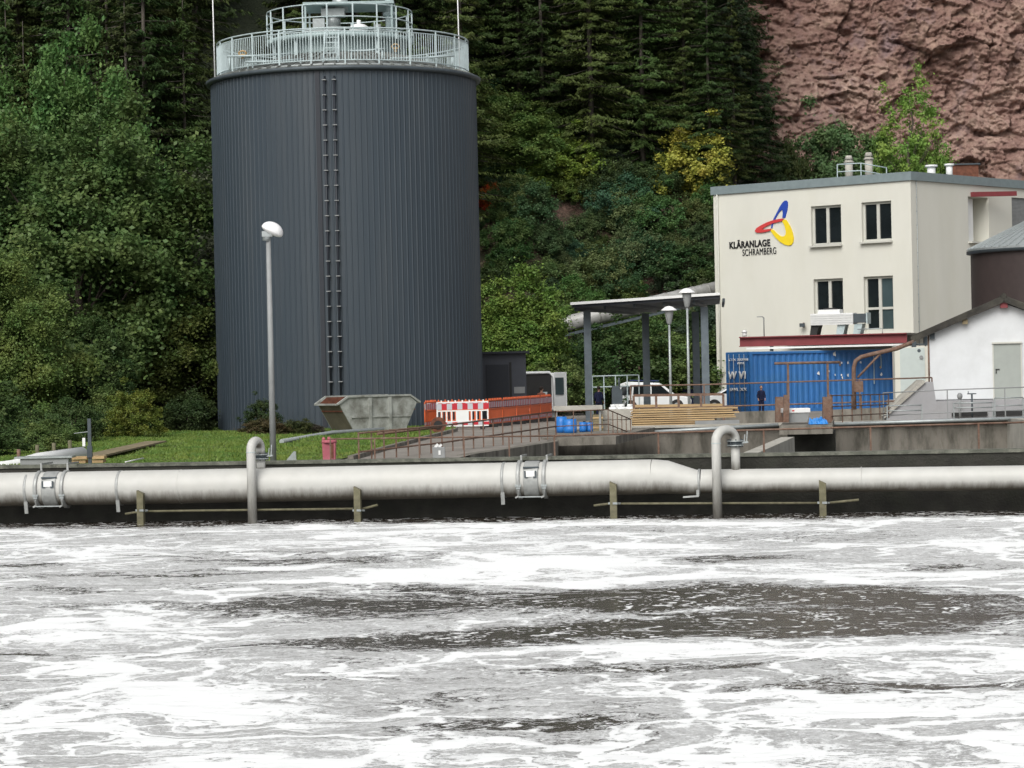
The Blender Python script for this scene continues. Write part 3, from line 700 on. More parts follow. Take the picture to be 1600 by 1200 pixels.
mb.box((.35, 0, z2 + 1.46), (3.9, 2.6, .12)); mb.build('canopy_frame', M['galv_green'], tw)
for px in (348, 729):
    x = HX(px, 111) - TX; mb = MB(); mb.cyl((x * 1.0, -.4, TZ + .1), (x * 1.0 - .03, -.4, TZ + 4.5), .035, 6, r2=.02); mb.build('lightning_rod', M['lampwhite'], tw)
# ------------------------------------------------------------ annex shed
ax0, ax1 = HX(738, 118.5), HX(822, 118.5)
sh = thing('annex_shed', 'low dark slate box shed against the right foot of the tower', 'shed', ((ax0 + ax1) / 2, 119.5, -.1))
za = P(790, 549, 118.5).z + .1
MB().box((-.25, 1.5, za / 2 - .1), (ax1 - ax0 + .5, 5, za), 0).build('wall', M['shed'], sh)
MB().box((-.2, 1.4, za - .05), (ax1 - ax0 + .75, 5.4, .10)).build('roof', M['slate_dark'], sh)
mb = MB(); mb.box((-.1, -1.03, 1.35), (1.05, .06, 2.7))
for k in range(7): mb.box((-.55 + k * .15, -1.07, 1.35), (.03, .03, 2.66))
mb.build('door', M['slate_dark'], sh)
MB().box((.52, -1.04, 1.4), (.10, .08, 2.8)).build('downpipe', M['black'], sh)
MB().box((.92, -1.02, 1.5), (.5, .05, .3)).build('meter_box', M['grey_paint'], sh)

# ------------------------------------------------------------ skip
sk = thing('waste_skip', 'open grey steel skip with rusty inside standing on the grass before the tower', 'skip', P(575, 672, 101.3), R(33))
sk.location.z = .03
LS, WS_, H_ = 3.75, 1.75, 1.42
def skpt(x, y, z):  # x along long side, slanted ends
    return Vector((x, y, z))
tl, tl2 = -LS / 2, LS / 2; bl_, br = -LS / 2 + .75, LS / 2 - .65
mb = MB(); hw = WS_ / 2; zm = .72
outp = [(bl_, .06), (br, .06), (tl2 - .25, H_ - .25), (tl2, H_ - .25), (tl2 - .38, H_), (tl + .42, H_), (tl, H_ - .25), (tl + .08, H_ - .3)]
side = [(bl_, .06), (br, .06), (tl2 - .12, H_ - .3), (tl2 - .45, H_ - .02), (tl + .5, H_ - .02), (tl + .12, H_ - .3)]
for sgn in (-1, 1):
    a = [Vector((x, sgn * hw, z)) for x, z in side]; b_ = [Vector((x, sgn * (hw - .05), z)) for x, z in side]
    mb.hexa(a, b_)
mb.build('side_panel', M['skip'], sk)
mb = MB(); mb.hexa([Vector((tl + .12, -hw + .05, H_ - .3)), Vector((tl + .12, hw - .05, H_ - .3)), Vector((tl + .17, hw - .05, H_ - .3)), Vector((tl + .17, -hw + .05, H_ - .3))][::-1],
        [Vector((bl_, -hw + .05, .06)), Vector((bl_, hw - .05, .06)), Vector((bl_ + .05, hw - .05, .06)), Vector((bl_ + .05, -hw + .05, .06))][::-1])
mb.build('end_panel', M['skip_end'], sk)
mb = MB(); mb.hexa([Vector((tl2 - .12, -hw + .05, H_ - .3)), Vector((tl2 - .12, hw - .05, H_ - .3)), Vector((tl2 - .17, hw - .05, H_ - .3)), Vector((tl2 - .17, -hw + .05, H_ - .3))],
        [Vector((br, -hw + .05, .06)), Vector((br, hw - .05, .06)), Vector((br - .05, hw - .05, .06)), Vector((br - .05, -hw + .05, .06))])
mb.build('end_panel', M['skip_end'], sk)
mb = MB(); mb.box(((bl_ + br) / 2, 0, .09), (br - bl_, WS_ - .1, .05)); mb.box(((bl_ + br) / 2, 0, .85), (br - bl_ + 1.0, WS_ - .14, .06)); mb.build('rusty_floor', M['rustdark'], sk)
for sgn in (-1, 1):
    mb = MB(); mb.quad(*[Vector((x, sgn * (hw - .056), z)) for x, z in side[2:] + [(bl_, .9)] if True][:4]); mb.build('rusty_liner', M['rustdark'], sk)
mb = MB()
for sgn in (-1, 1):
    q = [(tl, H_ - .3), (tl + .5, H_), (tl2 - .45, H_), (tl2 + .02, H_ - .3)]
    for (xa, za_), (xb, zb_) in zip(q, q[1:]): mb.beam((xa, sgn * (hw + .02), za_), (xb, sgn * (hw + .02), zb_), .10, .07)
mb.beam((tl, -hw, H_ - .3), (tl, hw, H_ - .3), .10, .07); mb.beam((tl2, -hw, H_ - .3), (tl2, hw, H_ - .3), .10, .07)
mb.build('rim', M['skip'], sk)
for x in (-.42, .48):
    for sgn in (-1, 1): MB().beam((x, sgn * (hw + .05), .1), (x, sgn * (hw + .05), H_ - .06), .10, .12, up=Vector((1, 0, 0))).build('rib', M['skip'], sk)
mb = MB()
for sgn in (-1, 1): mb.box(((bl_ + br) / 2 + .05, sgn * (hw + .03), .60), (br - bl_ + .35, .06, .05)); mb.box(((bl_ + br) / 2, sgn * (hw + .01), .32), (br - bl_ + .06, .03, .5))
mb.build('skirt', M['skip'], sk)

# ------------------------------------------------------------ barriers
def barrier(name, label, group, loc, rz, Lb, frame, stripes, bars='same', dark=False):
    o = thing(name, label, 'barrier', loc, rz, group)
    z0 = .14; h = .98
    mb = MB(); fr = .045
    mb.box((0, 0, z0 + .02), (Lb, .05, .06)); mb.box((0, 0, z0 + h - .02), (Lb, .05, .05)); mb.box((0, 0, z0 + .19), (Lb, .04, .04)); mb.box((0, 0, z0 + h - .36), (Lb, .04, .05))
    for s in (-1, 1): mb.box((s * (Lb / 2 - .03), 0, z0 + h / 2), (.06, .05, h - .06))
    for k in range(int(Lb / .2) - 1):
        x = -Lb / 2 + .2 * (k + 1)
        if frame == 'white' and abs(x) < .22: continue
        mb.box((x, 0, z0 + .405), (.055 if frame == 'white' else .12, .03, .43))
    if frame == 'white': mb.box((0, 0, z0 + .405), (.5, .035, .43))
    for k in range(int(Lb / .28)): mb.box((-Lb / 2 + .2 + .28 * k, 0, z0 + h + .03), (.05, .04, .08))
    mb.build('grille', M['white'] if frame == 'white' else M['orange'], o)
    w_ = Lb / stripes
    for zc__, hh in ((z0 + h - .19, .24), (z0 + .105, .12)):
        mb = MB()
        for k in range(stripes):
            mb.mat(k % 2); mb.box((-Lb / 2 + w_ * (k + .5), -.004, zc__), (w_, .055, hh))
        mb.build('stripe_board', [M['greystripe'], M['redstripe']], o)
    for s in (-1, 1): MB().box((s * (Lb / 2 - .25), 0, .06), (.16, .62, .12)).build('foot', M['black'], o)
    return o
p = P(723, 660, 102.5)
barrier('traffic_barrier', 'white plastic barrier with red and grey blocks, frontmost of the barrier row', 'site barriers by the tower', (p.x, 102.5, 0), R(3), 2.08, 'white', 10)
p = P(716, 660, 105.2)
barrier('traffic_barrier', 'orange barrier half hidden directly behind the white barrier', 'site barriers by the tower', (p.x, 105.2, 0), R(2), 2.55, 'orange', 16)
p = P(673, 660, 104)
barrier('traffic_barrier', 'orange barrier seen end on at the left end of the row beside the skip', 'site barriers by the tower', (p.x, 104.2, 0), R(78), 2.0, 'orange', 12)
bp0 = [(763, 105.5), (786, 107.9), (808, 110.4), (829, 112.9), (845, 115.3), (862, 118.0)]
bl_lab = ['orange barrier right next to the white one', 'second orange barrier right of the white one', 'orange barrier before the dark shed door, third right of the white one', 'orange barrier before the shed corner, fourth right of the white one', 'orange barrier below the open van door at the right end of the row']
for i in range(5):
    a = P(bp0[i][0], 660, bp0[i][1]); b_ = P(bp0[i + 1][0], 660, bp0[i + 1][1]); a.z = b_.z = 0
    d = b_ - a; m_ = (a + b_) / 2
    barrier('traffic_barrier', bl_lab[i], 'site barriers by the tower', m_, math.atan2(d.y, d.x), d.length - .05, 'orange', 16)

# ------------------------------------------------------------ big lamp post
p = P(427, 718, 64.6); tp = P(418, 375, 64.6)
o = thing('lamp_post', 'tall grey lamp post with tilted white lamp head between the wall and the tower', 'lamp post', (p.x, 64.6, 0))
zt_ = tp.z; x_t = tp.x - p.x - 0
MB().cyl((0, 0, -.1), (0, 0, zt_), .085, 14, r2=.06).build('pole', M['grey_paint'], o)
mb = MB(); mb.cyl((-.05, 0, zt_ - .02), (-.02, 0, zt_ + .20), .10, 12); mb.box((-.02, 0, zt_ + .15), (.26, .22, .14)); mb.build('lamp_socket', M['galv'], o)
mb = MB(); bmesh.ops.create_uvsphere(mb.bm, u_segments=24, v_segments=14, radius=.26)
for v in list(mb.bm.verts):
    v.co = Vector((v.co.x * 1.12, v.co.y, v.co.z * (.85 if v.co.z > 0 else .40)))
rm = Matrix.Translation((.10, 0, zt_ + .23)) @ Matrix.Rotation(R(28), 4, 'Y')
bmesh.ops.transform(mb.bm, matrix=rm, verts=mb.bm.verts)
for f in mb.bm.faces: f.smooth = True
mb.build('lamp_head', M['lampwhite'], o)

# ------------------------------------------------------------ main pipe
TP_ = -.78
def ws(px): return wall_s(px, TP_)
pipe = thing('air_pipe', 'thick white pipe running along the basin wall and narrowing towards the right', 'pipe', W(ws(600), TP_, -.3))
def wz_(px, py): return WP(px, py, TP_).z
r1, r2 = .415, .285
def pw(px, z): return W(ws(px), TP_, z)
zL = wz_(0, 740) - r1; zM = wz_(1000, 718) - r1; zR0 = wz_(1120, 733) - r2; zR1 = wz_(1600, 728) - r2
def zc(px): return zL + (zM - zL) * px / 1020
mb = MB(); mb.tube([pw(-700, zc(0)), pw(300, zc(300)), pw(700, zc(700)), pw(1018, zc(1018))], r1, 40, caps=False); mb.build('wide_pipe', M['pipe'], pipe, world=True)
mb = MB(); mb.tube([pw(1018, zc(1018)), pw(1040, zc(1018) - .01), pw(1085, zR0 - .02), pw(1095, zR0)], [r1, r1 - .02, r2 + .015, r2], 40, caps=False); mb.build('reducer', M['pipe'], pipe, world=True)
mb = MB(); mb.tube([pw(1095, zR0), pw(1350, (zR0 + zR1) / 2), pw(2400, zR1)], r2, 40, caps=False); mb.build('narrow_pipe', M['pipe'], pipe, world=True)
def band(px, wd, r, z, name, m_): 
    s = ws(px); a = W(s - wd / 2, TP_, z); b_ = W(s + wd / 2, TP_, z)
    mb = MB(); mb.tube([a, a + (b_ - a) * .08, a + (b_ - a) * .92, b_], [r - .008, r, r, r - .008], 40, caps=True); return mb.build(name, m_, pipe, world=True)
for px in (45, 188, 787): # hanging support straps
    z = zc(px); st = band(px, .07, r1 + .014, z, 'strap', M['clamp'])
    s = ws(px); mb = MB(); mb.beam(W(s, TP_ - r1 * .75, z - .28), W(s, TP_ - r1 * .62, z - r1 - .16), .09, .03); mb.build('strap_tongue', M['clamp'], st, world=True)
z = zR0; st = band(1092, .06, r2 + .014, z, 'strap', M['clamp']); s = ws(1090)
mb = MB(); mb.beam(W(s, TP_ - r2 * .8, z - .1), W(s, TP_ - r2 * .7, z - r2 - .05), .07, .03); mb.beam(W(s - .35, TP_ - .2, z - r2 - .07), W(s + .02, TP_ - .2, z - r2 - .05), .1, .04); mb.build('strap_tongue', M['clamp'], st, world=True)
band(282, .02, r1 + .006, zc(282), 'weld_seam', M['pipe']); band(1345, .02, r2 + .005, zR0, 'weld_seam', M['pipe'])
for pa, pb in ((62, 103), (812, 852)):
    z = zc((pa + pb) / 2)
    cm = band((pa + pb) / 2, .36, r1 + .03, z, 'coupling_sleeve', M['clamp'])
    for px in (pa, pb):
        cl_ = band(px, .085, r1 + .055, z, 'clamp_ring', M['clamp'])
        s = ws(px); mb = MB(); mb.box(W(s, TP_ - r1 * .95, z - .13), (.14, .12, .05)); mb.box(W(s, TP_ - r1 * .93, z - .19), (.10, .1, .04)); mb.build('clamp_bolt', M['galv'], cl_, world=True)
        mb = MB(); mb.beam(W(s + .02, TP_ - r1 - .04, z - .24), W(s, TP_ - r1 * .9, z - .38), .035, .035); mb.beam(W(s, TP_ - r1 * .9, z - .38), W(s - .07, TP_ - r1 * .9, z - .42), .04, .04); mb.build('hook', M['clamp'], cl_, world=True)
        mb = MB(); mb.beam(W(s + .03, TP_, z + r1), W(s + .03, TP_, .30), .045, .045); mb.beam(W(s + .03, TP_ - .03, .30), W(s + .03, .05, .30), .04, .04); mb.build('hanger', M['clamp'], cl_, world=True)
    sa, sb = ws(pa), ws(pb); sm = (sa + sb) / 2
    mb = MB(); mb.beam(W(sa, TP_ - r1 * .9, z - .40), W(sb, TP_ - r1 * .9, z - .40), .025, .025); mb.build('tie_rod', M['galv'], cm, world=True)
    mb = MB(); 
    for k in (-1, 1):
        mb.box(W(sm + .13 * k, TP_ - r1 - .03, z + .14), (.035, .05, .16)); mb.box(W(sm + .1 * k, TP_ - r1 - .03, z + .07), (.06, .05, .035))
    mb.box(W(sm, TP_ - r1 * .80, z + .30), (.38, .09, .035)); mb.build('lock_plate', M['steel_dark'], cm, world=True)
    MB().box(W(sm, TP_ - r1 - .035, z + .15), (.20, .02, .14)).build('rating_plate', M['white'], cm, world=True)

def gooseneck(pxf, pyb, pxr, pyt, py_fl, label, tf):
    sF = wall_s(pxf, tf); sR = ws(pxr); bot = -1.5
    o = thing('gooseneck_pipe', label, 'pipe', W(sF, tf, -1.2), group='goosenecks rising from the main pipe')
    r = .112; zt_ = WP((pxf + pxr) / 2, pyt, (tf + TP_) / 2).z - r
    A = W(sF, tf, 0); B = W(sR, TP_, 0); d = B - A; Rr = d.length / 2; m_ = (A + B) / 2; dn = d.normalized()
    zs_ = zt_ - Rr * .72
    pts = [A + Vector((0, 0, -1.45)), A + Vector((0, 0, zs_ - .02))]
    for k in range(1, 12):
        a = math.pi * k / 12; pts.append(m_ - dn * math.cos(a) * Rr + Vector((0, 0, zs_ + math.sin(a) * Rr * .72)))
    ze = WP(pxr, py_fl, TP_).z
    pts.append(B + Vector((0, 0, zs_)))
    if ze < zs_: pts.append(B + Vector((0, 0, ze)))
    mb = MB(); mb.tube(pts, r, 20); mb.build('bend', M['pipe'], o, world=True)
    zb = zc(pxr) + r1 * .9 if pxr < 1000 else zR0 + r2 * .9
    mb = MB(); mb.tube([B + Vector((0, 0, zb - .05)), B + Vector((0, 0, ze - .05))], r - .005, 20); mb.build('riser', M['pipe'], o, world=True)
    fl = MB(); 
    for zz in (ze + .03, ze - .07): fl.cyl(B + Vector((0, 0, zz)), B + Vector((0, 0, zz + .028)), .20, 20)
    fl = fl.build('flange', M['galv'], o, world=True)
    mb = MB(); mb.cyl(B + Vector((0, 0, ze - .042)), B + Vector((0, 0, ze + .03)), .16, 16)
    for k in range(8):
        a = k * .785; mb.cyl(B + Vector((.17 * math.cos(a), .17 * math.sin(a), ze - .1)), B + Vector((.17 * math.cos(a), .17 * math.sin(a), ze + .09)), .014, 6)
    mb.build('butterfly_valve', M['steel_dark'], o, world=True)
    mb = MB(); mb.beam(B + Vector((.15, -.05, ze)), B + Vector((.30, -.08, ze + .02)), .05, .04); mb.beam(B + Vector((.26, -.08, ze)), B + Vector((.28, -.08, ze + .28)), .022, .022); mb.beam(B + Vector((.20, -.10, ze)), B + Vector((.22, -.10, ze + .20)), .02, .02)
    mb.build('valve_lever', M['galv'], o, world=True)
    MB().cyl(A + Vector((0, 0, zs_ - .06)), A + Vector((0, 0, zs_ - .045)), r + .006, 20).build('weld_ring', M['galv_light'], o, world=True)
gooseneck(392, 810, 407, 682, 713, 'white hooked pipe standing in the foam just left of the tall lamp post', -1.35)
gooseneck(1119, 808, 1149, 664, 692, 'white hooked pipe standing in the foam just right of the pipe reducer', -1.35)
# timber uprights
labs = ['square algae stained upright at the far left of the pipe', 'square brown upright right of the left hooked pipe', 'square greenish upright left of the pipe reducer', 'square greenish upright below the narrow pipe at the right']
for (px, pt, pb), lb in zip(((218, 766, 815), (557, 760, 810), (957, 752, 806), (1284, 750, 808)), labs):
    s = wall_s(px, -1.28); zt_ = WP(px, pt, -1.28).z; zb = -1.5
    o = thing('upright_post', lb, 'post', W(s, -1.28, -1.2), -math.atan(-WK) , 'square uprights standing in the foam')
    q = MB(); q.hexa([Vector((-.08, -.08, -.3)), Vector((.08, -.08, -.3)), Vector((.08, .08, -.3)), Vector((-.08, .08, -.3))],
                     [Vector((-.08, -.08, zt_ + 1.2)), Vector((.08, -.08, zt_ + 1.2 - .08)), Vector((.08, .08, zt_ + 1.2 - .08)), Vector((-.08, .08, zt_ + 1.2))])
    q.build('shaft', M['greenpost'], o)
    zr = WP(px, 797 - (px > 800) * 11 - (px > 1200) * 1, -1.2).z + 1.2
    q = MB(); q.beam((.02, .12, zr), (.14, .03, zr - .01), .06, .04); q.beam((-.12, -.02, zr), (.1, -.11, zr), .03, .05); q.build('clip', M['galv'], o)
for (pa, ya, pb, yb, lb) in ((222, 799, 552, 795, 'thin pale rail running from the far left upright to the next one'), (962, 787, 1284, 786, 'thin pale rail between the two right uprights')):
    q = MB(); q.tube([WP(pa, ya, -1.16), WP(pb, yb, -1.16)], .028, 8); tag(q.build('thin_rail', M['greenpost']), lb, 'rail')
for (pa, ya, pb, yb, lb) in ((196, 803, 216, 800, 'short bent bracket bar left of the far left upright'), (560, 797, 590, 789, 'short bar sticking out right of the second upright'), (928, 790, 952, 787, 'short bar sticking out left of the third upright'), (1284, 787, 1342, 781, 'bar sticking out right of the rightmost upright')):
    q = MB(); q.tube([WP(pa, ya, -1.12), WP(pb, yb, -1.2)], .03, 8); tag(q.build('bracket_bar', M['greenpost']), lb, 'bar')

# ------------------------------------------------------------ rusty railings
def railing(name, label, pts, hts, spacing, z0f, m_, r=.022, posts=None, group=None, low=None):
    """pts: top line 3D; rails at offsets hts below top; posts down to z0f(p)"""
    o = thing(name, label, 'railing', (pts[0].x, pts[0].y, z0f(pts[0])), group=group)
    for h in hts:
        q = MB(); q.tube([p - Vector((0, 0, h)) for p in pts], r * 1.15, 6, smooth=True); q.build('rail', m_, o, world=True)
    seg = [(pts[i], pts[i + 1]) for i in range(len(pts) - 1)]
    for a, b_ in seg:
        n = max(1, int(round((b_ - a).length / spacing)))
        for k in range(n + (1 if (a, b_) == seg[-1] else 0)):
            p = a.lerp(b_, k / n); q = MB(); q.beam((p.x, p.y, z0f(p)), (p.x, p.y, p.z), r * 1.8, r * 1.8, up=Vector((0, 1, 0))); q.build('railing_post', m_, o, world=True)
    return o
tA = 2.2
zero = lambda p: 0.0
a, m1, b_ = WP(516, 686, tA), WP(866, 681, tA), WP(1700, 657, tA)
railing('rusty_railing', 'low rusty rail on sparse posts just behind the long basin wall', [m1, b_], (0,), 2.72, lambda p: -1.4, M['rust'], .024)
railing('rusty_railing', 'low rusty rail around the pink hydrant behind the basin wall', [a, m1], (0,), 1.15, zero, M['rust'], .02)
pB = [P(560, 677, 68.5), P(690, 665, 75), P(868, 643, 86)]
railing('rusty_railing', 'rusty railing with many uprights sloping up beside the grey path to the blue drums', pB, (0, .50), .95, zero, M['rust'], .024)
q = railing('rusty_railing', 'rusty railing with closely set uprights in front of the blue drums', [P(868, 643, 86), P(950, 640, 88), P(985, 655, 92)], (0, .5), .8, lambda p: .04, M['rust'], .018)
railing('rusty_railing', 'long rusty railing in front of the blue container up to the white hut', [P(985, 603, 105), P(1100, 601, 104), P(1230, 597, 103), P(1456, 590, 103)], (0, .9), 3.0, zero, M['rust'], .03)
railing('rusty_railing', 'rusty railing on the bridge platform right of the white cabinet', [P(1297, 617, 90), P(1300, 618, 93), P(1388, 616, 100)], (0, .4, .75), 1.3, lambda p: .15, M['rust'], .022)
railing('grey_railing', 'thin grey railing in front of the white hut door', [P(1380, 614, 99.5), P(1480, 609, 99), P(1660, 603, 99)], (0, .88), 2.05, zero, M['grey_paint'], .022)
railing('grey_railing', 'short pale grey railing before the sloping plinth wall', [P(1386, 634, 99.2), P(1440, 633, 99.2)], (0, .2), 1.2, zero, M['galv'], .025)
railing('grey_railing', 'short pale grey railing under the hand wheel by the hut', [P(1490, 630, 99.4), P(1551, 629, 99.4)], (0, .18), 1.5, zero, M['galv'], .025)
railing('grey_railing', 'short pale grey railing under the hut door at the right edge', [P(1554, 622, 99.4), P(1598, 621, 99.4)], (0, .3), 1.0, zero, M['galv'], .025)
q = MB(); q.tube([P(1000, 676, 97.2), P(1216, 664, 97.3)], .07, 8); tag(q.build('grey_conduit', M['galv']), 'grey conduit along the rear basin edge left of the bridge platform', 'conduit')
q = MB(); q.tube([P(1300, 663, 97.2), P(1640, 652, 97.3)], .07, 8); tag(q.build('grey_conduit', M['galv']), 'grey conduit along the rear basin edge right of the bridge platform', 'conduit')
# rusty gate frame
o = thing('pipe_gantry', 'rusty T shaped pipe frame standing in front of the blue container', 'frame', (P(1262, 650, 96).x, 96, 0))
q = MB(); q.tube([P(1210, 568, 96), P(1313, 566, 96)], .05, 8); q.cyl(P(1312, 566, 96), P(1313, 572, 96), .03, 6); q.build('crossbar', M['rust'], o, world=True)
for px in (1231, 1293):
    q = MB(); q.beam(P(px, 568, 96), P(px + 1.5, 655, 96), .08, .08); q.build('upright', M['rust'], o, world=True)
# small brown steel side plates of the platform
o = thing('rusty_gate', 'brown rusty steel gate post box left of the white cabinet', 'gate post', (P(1222, 660, 90).x, 90, .15))
q = MB(); q.beam(P(1218, 660, 90), P(1218, 620, 90), .18, .3); q.build('plate', M['rust'], o, world=True); q = MB(); q.beam(P(1228, 660, 89), P(1229, 617, 89), .14, .2); q.build('plate', M['rust'], o, world=True)
o = thing('rusty_gate', 'brown rusty steel panel right of the blue tarpaulin', 'gate post', (P(1292, 660, 90).x, 90, .15))
q = MB(); q.beam(P(1292, 660, 90), P(1292, 620, 90), .22, .3); q.build('plate', M['rust'], o, world=True)
# davit crane
o = thing('davit_crane', 'rusty bent davit crane arm reaching right over the blue container', 'crane', (P(1334, 640, 98).x, 98, 0))
q = MB(); q.tube([P(1335, 640, 98), P(1334, 590, 98), P(1334, 575, 98), P(1337, 564, 98), P(1345, 558, 98), P(1360, 554, 98), P(1400, 545, 98), P(1428, 534, 98)], .085, 10); q.build('arm', M['rust'], o, world=True)
q = MB(); q.tube([P(1340, 590, 98), P(1378, 550, 98)], .045, 8); q.build('strut', M['rust'], o, world=True)
q = MB(); q.box(P(1341, 604, 97.9), (.34, .3, .42)); q.build('winch', M['rust'], o, world=True)
q = MB(); q.box(P(1428, 538, 98), (.16, .16, .22)); q.tube([P(1428, 538, 98), P(1446, 538, 98), P(1446, 541, 98)], .03, 6); q.cyl(P(1436, 548, 97.8), P(1436, 548, 98), .07, 10); q.build('pulley_head', M['steel_dark'], o, world=True)
# platform cabinet and tarp
pw_ = P(1243, 646, 89.5)
o = thing('white_cabinet', 'low white cabinet with sloped lid standing on the bridge platform', 'cabinet', (pw_.x, 89.5, .25))
q = MB(); q.hexa([Vector((-.36, -.3, .06)), Vector((.36, -.3, .06)), Vector((.36, .3, .06)), Vector((-.36, .3, .06))], [Vector((-.45, -.34, .40)), Vector((.45, -.34, .40)), Vector((.45, .34, .40)), Vector((-.45, .34, .40))]); q.build('body', M['grey_paint'], o)
q = MB(); q.box((0, 0, .47), (.96, .74, .16)); q.build('lid', M['white'], o, bevel=.02)
q = MB(); q.box((-.12, -.372, .47), (.08, .01, .05)); q.build('sticker', M['logored'], o)
q = MB(); q.mat(0)
g = np.random.default_rng(3); n = 14
vs_ = [[q.bm.verts.new(((i / n - .5) * .66, (j / n - .5) * .6, .30 + (.13 * math.sin(math.pi * i / n) ** .7 * math.sin(math.pi * j / n) ** .7 + .05 * g.normal() * (0 < i < n) * (0 < j < n)) if 0 < i < n and 0 < j < n else .27)) for j in range(n + 1)] for i in range(n + 1)]
for i in range(n):
    for j in range(n): q._f([vs_[i][j], vs_[i + 1][j], vs_[i + 1][j + 1], vs_[i][j + 1]])
q.box((.1, 0, .29), (.4, .4, .06))
t_ = q.build('tarpaulin', M['tarp']); t_.location = (P(1276, 660, 88.5).x, 85.9, 0); t_.location.y = 88.0; tag(t_, 'crumpled bright blue tarpaulin lying on the bridge platform', 'tarpaulin')
# hand wheel & bollard on hut terrace
o = thing('hand_wheel', 'small dark hand wheel on a stem in front of the white hut', 'hand wheel', P(1519, 640, 100))
q = MB(); q.cyl((0, 0, -.3), (0, 0, .62), .035, 8); q.build('stem', M['steel_dark'], o)
q = MB(); q.tube([(.16 * math.cos(k * .52), .16 * math.sin(k * .52), .62) for k in range(12)], .022, 6, closed=True); q.beam((-.16, 0, .62), (.16, 0, .62), .02, .02); q.cyl((-.14, 0, .62), (-.14, 0, .72), .015, 6); q.build('wheel', M['steel_dark'], o)
q = MB(); q.ball((0, 0, .45), .11, 14, (1, 1, 1.3)); q.cyl((0, 0, -.4), (0, 0, .4), .05, 8)
t_ = q.build('grey_vent_cap', M['grey_paint']); t_.location = P(1500, 637, 101); tag(t_, 'small grey rounded vent cap left of the hand wheel', 'vent cap')

# ------------------------------------------------------------ pink hydrant box, grey box, etc
p = PG(532, 716, 0)
o = thing('hydrant_cover', 'faded pink hydrant hood standing behind the basin wall', 'hydrant cover', (p.x, 67.3, 0), group=None)
q = MB(); q.hexa([Vector((-.16, -.14, 0)), Vector((.16, -.14, 0)), Vector((.16, .14, 0)), Vector((-.16, .14, 0))], [Vector((-.18, -.15, .55)), Vector((.18, -.15, .55)), Vector((.18, .15, .55)), Vector((-.18, .15, .55))]); q.build('body', M['pink'], o, bevel=.02)
q = MB(); q.cyl((0, 0, .55), (0, 0, .63), .21, 16, r2=.19); q.ball((-.14, -.02, .66), .05, 8); q.ball((.0, -.02, .67), .05, 8); q.build('cap', M['pink'], o)
q = MB(); q.box((.09, -.165, .34), (.06, .02, .36)); q.build('opening', M['rustdark'], o)
o = thing('junction_box', 'small grey electrical box on the path behind the wall', 'junction box', (P(686, 715, 70).x, 70, 0))
q = MB(); q.box((0, 0, .13), (.34, .2, .34)); q.build('body', M['grey_paint'], o, bevel=.015)
q = MB(); q.beam((-.1, 0, .30), (-.02, 0, .38), .07, .07); q.beam((.0, 0, .30), (.08, 0, .37), .06, .06); q.box((.02, -.11, .15), (.06, .02, .12)); q.build('lugs', M['white'], o)
q = MB(); q.hexa([Vector((-.3, 0, 0)), Vector((.05, 0, 0)), Vector((.05, .1, 0)), Vector((-.3, .1, 0))], [Vector((-.02, 0, .33)), Vector((.04, 0, .33)), Vector((.04, .1, .33)), Vector((-.02, .1, .33))])
t_ = q.build('grey_stub', M['galv']); t_.location = (P(460, 712, 68).x, 68, 0); tag(t_, 'small grey pointed stub sticking out of the grass right of the lamp post', 'stub')
# hose reel and long pipes on grass
o = thing('cable_reel', 'dark rusty cable reel leaning before the white barrier', 'reel', (P(685, 668, 97).x, 97, .03))
for y in (-.16, .16): q = MB(); q.cyl((0, y - .03, .30), (0, y + .03, .30), .30, 20); q.build('flange', M['rustdark'], o)
q = MB(); q.cyl((0, -.22, .30), (0, .16, .30), .17, 14); q.build('core', M['black'], o)
q = MB(); q.tube([PG(440, 690, .10), P(520, 676, 97), P(600, 671, 98)], .085, 10); tag(q.build('long_pole', M['galv']), 'long pale grey pole lying on the grass before the skip', 'pole')
q = MB(); q.tube([P(590, 678, 92), P(690, 667, 95)], .05, 8); tag(q.build('rusty_bar', M['rust']), 'rusty brown bar lying towards the cable reel', 'bar')

# ------------------------------------------------------------ left edge clutter
for (px, pt, m_), lb in zip(((29, 702, 'rust'), (58, 695, 'greenpost'), (84, 692, 'greenpost'), (109, 688, 'greenpost')), ['short rusty stake leftmost of the four stakes at the far left', 'pale stake second from the left behind the grey cabinet top', 'pale stake third from the left behind the grey cabinet top', 'tallest pale stake nearest the grey gauge post']):
    tp = P(px, pt, 74); q = MB(); q.cyl((tp.x, 74, 0), (tp.x, 74, tp.z), .055, 10); tag(q.build('wooden_stake', M[m_]), lb, 'stake', 'stakes behind the left end of the wall')
q = MB(); q.tube([P(-120, 745, 69), P(20, 727, 70), P(60, 718, 71), P(128, 709, 73)], [.15, .15, .19, .20], 14); tag(q.build('white_hose_pipe', M['white']), 'white pipe slanting up behind the wall at the far left', 'pipe')
o = thing('long_cabinet', 'long low grey box with overhanging lid standing on the wall at the far left', 'box', (P(72, 722, 66.5).x, 66.5, 0))
q = MB(); q.box((0, 0, .17), (1.25, .5, .36)); q.build('body', M['grey_paint'], o)
q = MB(); q.box((-.02, 0, .37), (1.5, .6, .05)); q.build('lid', M['galv'], o)
o = thing('gauge_post', 'dark grey steel post with small box and rod at the far left', 'post', (P(141, 726, 66).x, 66, 0))
tp = P(141, 654, 66)
q = MB(); q.beam((0, 0, 0), (0, 0, tp.z), .085, .085); q.box((0, -.02, .50), (.13, .13, .30)); q.build('shaft', M['steel_dark'], o)
q = MB(); q.box((-.14, -.05, .75), (.07, .07, .22)); q.build('gauge_box', M['white'], o)
q = MB(); q.beam((-.4, 0, .98), (0, 0, 1.02), .015, .015); q.build('rod', M['galv'], o)
